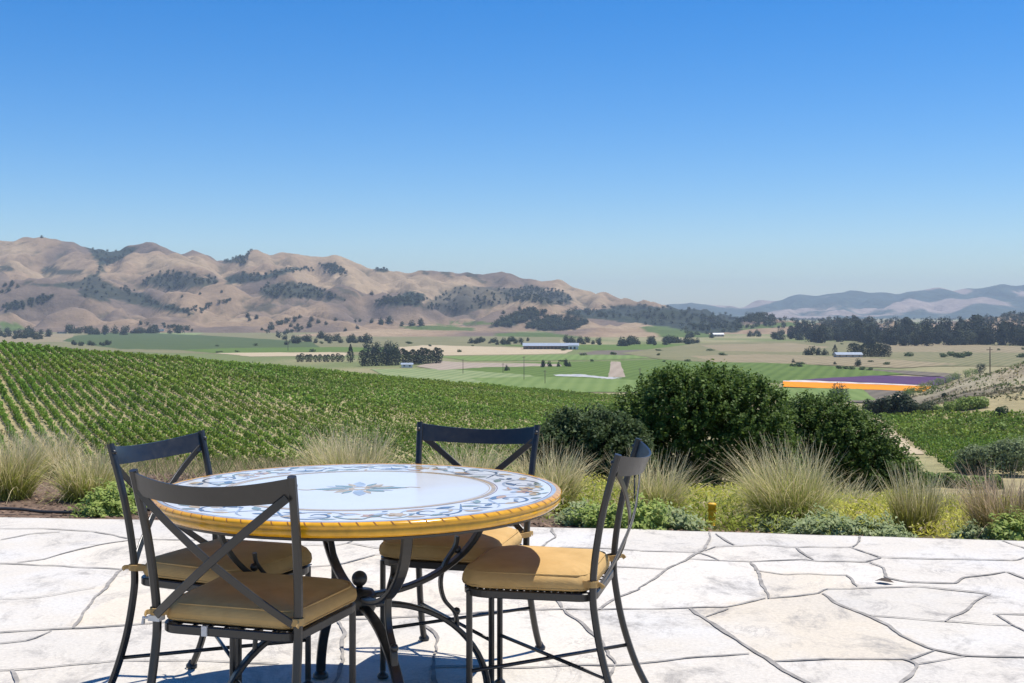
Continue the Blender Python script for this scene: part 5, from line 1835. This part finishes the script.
annulus(TR - 0.030, TR - 0.0185, "pale"); annulus(TR - 0.034, TR - 0.031, "rust")
annulus(0.433, 0.447, "gold"); annulus(0.450, 0.453, "rust"); annulus(0.425, 0.4275, "gold")
R3 = random.Random(3)
NB = 10
for b in range(NB):
    a0 = 2 * math.pi * b / NB + 0.2
    mir = 1 if b % 2 else -1

    def pol(r, da):
        a = a0 + mir * da
        return (r * math.cos(a), r * math.sin(a))
    # scrolling stem with a curl
    stroke([pol(0.475, -0.30), pol(0.52, -0.22), pol(0.585, -0.12), pol(0.60, 0.0), pol(0.565, 0.08), pol(0.525, 0.06), pol(0.52, 0.0), pol(0.545, -0.02)], 0.005, "blue")
    stroke([pol(0.60, -0.28), pol(0.57, -0.20), pol(0.50, -0.10), pol(0.48, 0.02), pol(0.49, 0.12), pol(0.53, 0.17)], 0.005, "pale")
    stroke([pol(0.545, 0.10), pol(0.585, 0.16), pol(0.60, 0.24), pol(0.57, 0.29)], 0.005, "green")
    for da, r, L, W, c in ((-0.24, 0.50, 0.07, 0.030, "green"), (-0.16, 0.575, 0.06, 0.028, "gold"), (-0.07, 0.50, 0.075, 0.03, "blue"), (0.05, 0.60, 0.05, 0.026, "green"),
                           (0.12, 0.50, 0.07, 0.032, "orange"), (0.17, 0.585, 0.06, 0.028, "gold"), (0.23, 0.51, 0.06, 0.028, "pale"), (-0.02, 0.57, 0.05, 0.02, "pale"),
                           (-0.28, 0.555, 0.05, 0.022, "blue"), (0.27, 0.545, 0.05, 0.024, "green")):
        x, y = pol(r, da)
        leaf2(x, y, a0 + R3.uniform(-0.6, 0.6) + math.pi / 2 * mir * R3.choice((1, -1)), L, W, c)
    # flower
    fx, fy = pol(0.545, 0.30 if b % 2 else 0.2)
    for k in range(6):
        leaf2(fx, fy, k * math.pi / 3 + a0, 0.034, 0.026, "orange" if b % 2 else "gold")
    flat_poly([(fx + 0.010 * math.cos(k), fy + 0.010 * math.sin(k)) for k in np.linspace(0, 5.6, 9)], "rust")
    for _ in range(7):
        x, y = pol(R3.uniform(0.47, 0.61), R3.uniform(-0.3, 0.3))
        leaf2(x, y, R3.uniform(0, 6.28), R3.uniform(0.02, 0.045), 0.014, R3.choice(["green", "pale", "gold", "blue"]))
# centre rosette
for k in range(8):
    a = k * math.pi / 4 + 0.12
    leaf2(0.03 * math.cos(a), 0.03 * math.sin(a), a, 0.13 if k % 2 == 0 else 0.085, 0.048, ["green", "gold", "pale", "green"][k % 4])
    leaf2(0.05 * math.cos(a + 0.3), 0.05 * math.sin(a + 0.3), a + 0.3, 0.075, 0.022, ["gold", "green", "gold", "pale"][k % 4])
flat_poly([(0.035 * math.cos(k), 0.035 * math.sin(k)) for k in np.linspace(0, 6.0, 18)], "gold")
flat_poly([(0.018 * math.cos(k), 0.018 * math.sin(k)) for k in np.linspace(0, 6.0, 14)], "white")
for sg in (0.0, math.pi):
    stroke([(0.14 * math.cos(sg + 0.12), 0.14 * math.sin(sg + 0.12)), (0.17 * math.cos(sg + 0.2), 0.17 * math.sin(sg + 0.2)), (0.20 * math.cos(sg + 0.1), 0.20 * math.sin(sg + 0.1))], 0.006, "gold")
orn.build("painted_ornament", [GL[k] for k in mats], top)

# wrought iron base
hubz = 0.375
for i in range(4):
    a = math.atan2(-0.91, 0.42) + i * math.pi / 2
    ca, sa = math.cos(a), math.sin(a)
    lg = MB()
    up_path = []
    for j in range(19):
        t = j / 18 * math.pi / 2
        r = 0.03 + 0.43 * math.sin(t); z = hubz + 0.015 + (0.685 - hubz - 0.015) * (1 - math.cos(t))
        up_path.append((r * ca, r * sa, z))
    lg.sweep(up_path, rect(0.034, 0.017, 0.004), [(-ca * math.cos(j / 18 * 1.57) * 0 - ca * math.sin(j / 18 * 1.57), -sa * math.sin(j / 18 * 1.57), math.cos(j / 18 * 1.57)) for j in range(19)])
    lo_path = []
    for j in range(19):
        t = j / 18 * math.pi / 2
        r = 0.03 + 0.43 * math.sin(t); z = hubz - 0.015 - (hubz - 0.02) * (1 - math.cos(t))
        lo_path.append((r * ca, r * sa, z))
    lg.sweep(lo_path, rect(0.034, 0.017, 0.004), [(ca * math.sin(j / 18 * 1.57), sa * math.sin(j / 18 * 1.57), math.cos(j / 18 * 1.57)) for j in range(19)])
    lg.lathe([(0.028, 0.0), (0.028, 0.012), (0.018, 0.022), (0.0001, 0.024)], (0.46 * ca, 0.46 * sa, 0.0), 16)
    lo = lg.build("leg", M["iron"], root)
    br = MB()                                                       # S shaped bracket between the two arcs
    bp = [(0.345, 0.560), (0.338, 0.525), (0.300, 0.470), (0.285, 0.41), (0.298, 0.35), (0.338, 0.30), (0.345, 0.25)]
    br.sweep(catmull([(r * ca, r * sa, z) for r, z in bp], 5), rect(0.022, 0.012, 0.003), [(ca, sa, 0.001)] * (6 * 5 + 1))
    for r, z in ((0.338, 0.515), (0.335, 0.305)):
        br.lathe([(0.0001, -0.014), (0.010, -0.010), (0.014, 0), (0.010, 0.010), (0.0001, 0.014)], (r * ca + 0.008 * ca, r * sa + 0.008 * sa, z), 10)
    br.build("bracket", M["iron"], lo)
mb = MB()
mb.lathe([(0.0001, hubz - 0.045), (0.045, hubz - 0.04), (0.055, hubz - 0.02), (0.055, hubz + 0.02), (0.045, hubz + 0.035), (0.012, hubz + 0.04)], (0, 0, 0), 20)
hub = mb.build("hub", M["iron"], root)
mb = MB()
mb.lathe([(0.011, hubz + 0.035), (0.011, hubz + 0.05)] + [(max(0.0005, 0.026 * math.sin(t)), hubz + 0.072 - 0.026 * math.cos(t)) for t in np.linspace(0.4, math.pi, 12)], (0, 0, 0), 18)
mb.build("finial", M["iron"], hub)
mb = MB()
mb.box((-0.46, -0.017, 0.686), (0.46, 0.017, 0.694)); mb.box((-0.017, -0.46, 0.6865), (0.017, -0.018, 0.6935)); mb.box((-0.017, 0.018, 0.6865), (0.017, 0.46, 0.6935))
sp_ = mb.build("support_cross", M["iron"], root); sp_.rotation_euler = (0, 0, math.atan2(-0.91, 0.42))

# ------------------------------------------------------------------ haze
hz = MB()
hz.box((-13500, -60, -47.5), (13500, 13200, 330))
HM = bpy.data.materials.new("valley_haze"); HM.use_nodes = True
nt = HM.node_tree
nt.nodes.clear()
out = nt.nodes.new("ShaderNodeOutputMaterial")
pv = nt.nodes.new("ShaderNodeVolumePrincipled")
pv.inputs["Color"].default_value = (0.75, 0.88, 1.0, 1)
pv.inputs["Density"].default_value = 7.4e-5
pv.inputs["Anisotropy"].default_value = 0.0
nt.links.new(pv.outputs[0], out.inputs["Volume"])
ho = hz.build("haze", HM)
tag(ho, "thin blue haze of air over the valley", "haze", kind="stuff")

# ------------------------------------------------------------------ light
sd = Vector((0.34, 0.09, 1.0)).normalized()
sl = bpy.data.lights.new("sun", "SUN"); sl.energy = 4.7; sl.angle = math.radians(0.53); sl.color = (1.0, 0.955, 0.88)
so = bpy.data.objects.new("sun", sl); C.objects.link(so)
so.rotation_euler = sd.to_track_quat("Z", "Y").to_euler(); so.location = (3, -3, 15)
w = bpy.data.worlds.new("World"); scene.world = w; w.use_nodes = True
nt = w.node_tree
bg = nt.nodes["Background"]
sky = nt.nodes.new("ShaderNodeTexSky"); sky.sky_type = "NISHITA"; sky.sun_disc = False
sky.sun_elevation = math.asin(sd.z); sky.sun_rotation = math.radians(75)
sky.altitude = 100; sky.air_density = 1.0; sky.dust_density = 0.25; sky.ozone_density = 3.0
hs = nt.nodes.new("ShaderNodeHueSaturation"); hs.inputs["Saturation"].default_value = 1.5
nt.links.new(sky.outputs[0], hs.inputs["Color"])
air = mixc(nt, 1.0, hs.outputs[0], (0.75, 0.83, 1.0), "MULTIPLY")
nt.links.new(air, bg.inputs[0]); bg.inputs[1].default_value = 0.115

scene.view_settings.view_transform = "Standard"
scene.view_settings.look = "None"
scene.view_settings.gamma = 1.0
scene.view_settings.exposure = 0.32
cy = scene.cycles
cy.use_denoising = True
cy.max_bounces = 6; cy.diffuse_bounces = 3; cy.glossy_bounces = 3; cy.transmission_bounces = 3; cy.volume_bounces = 0; cy.transparent_max_bounces = 6
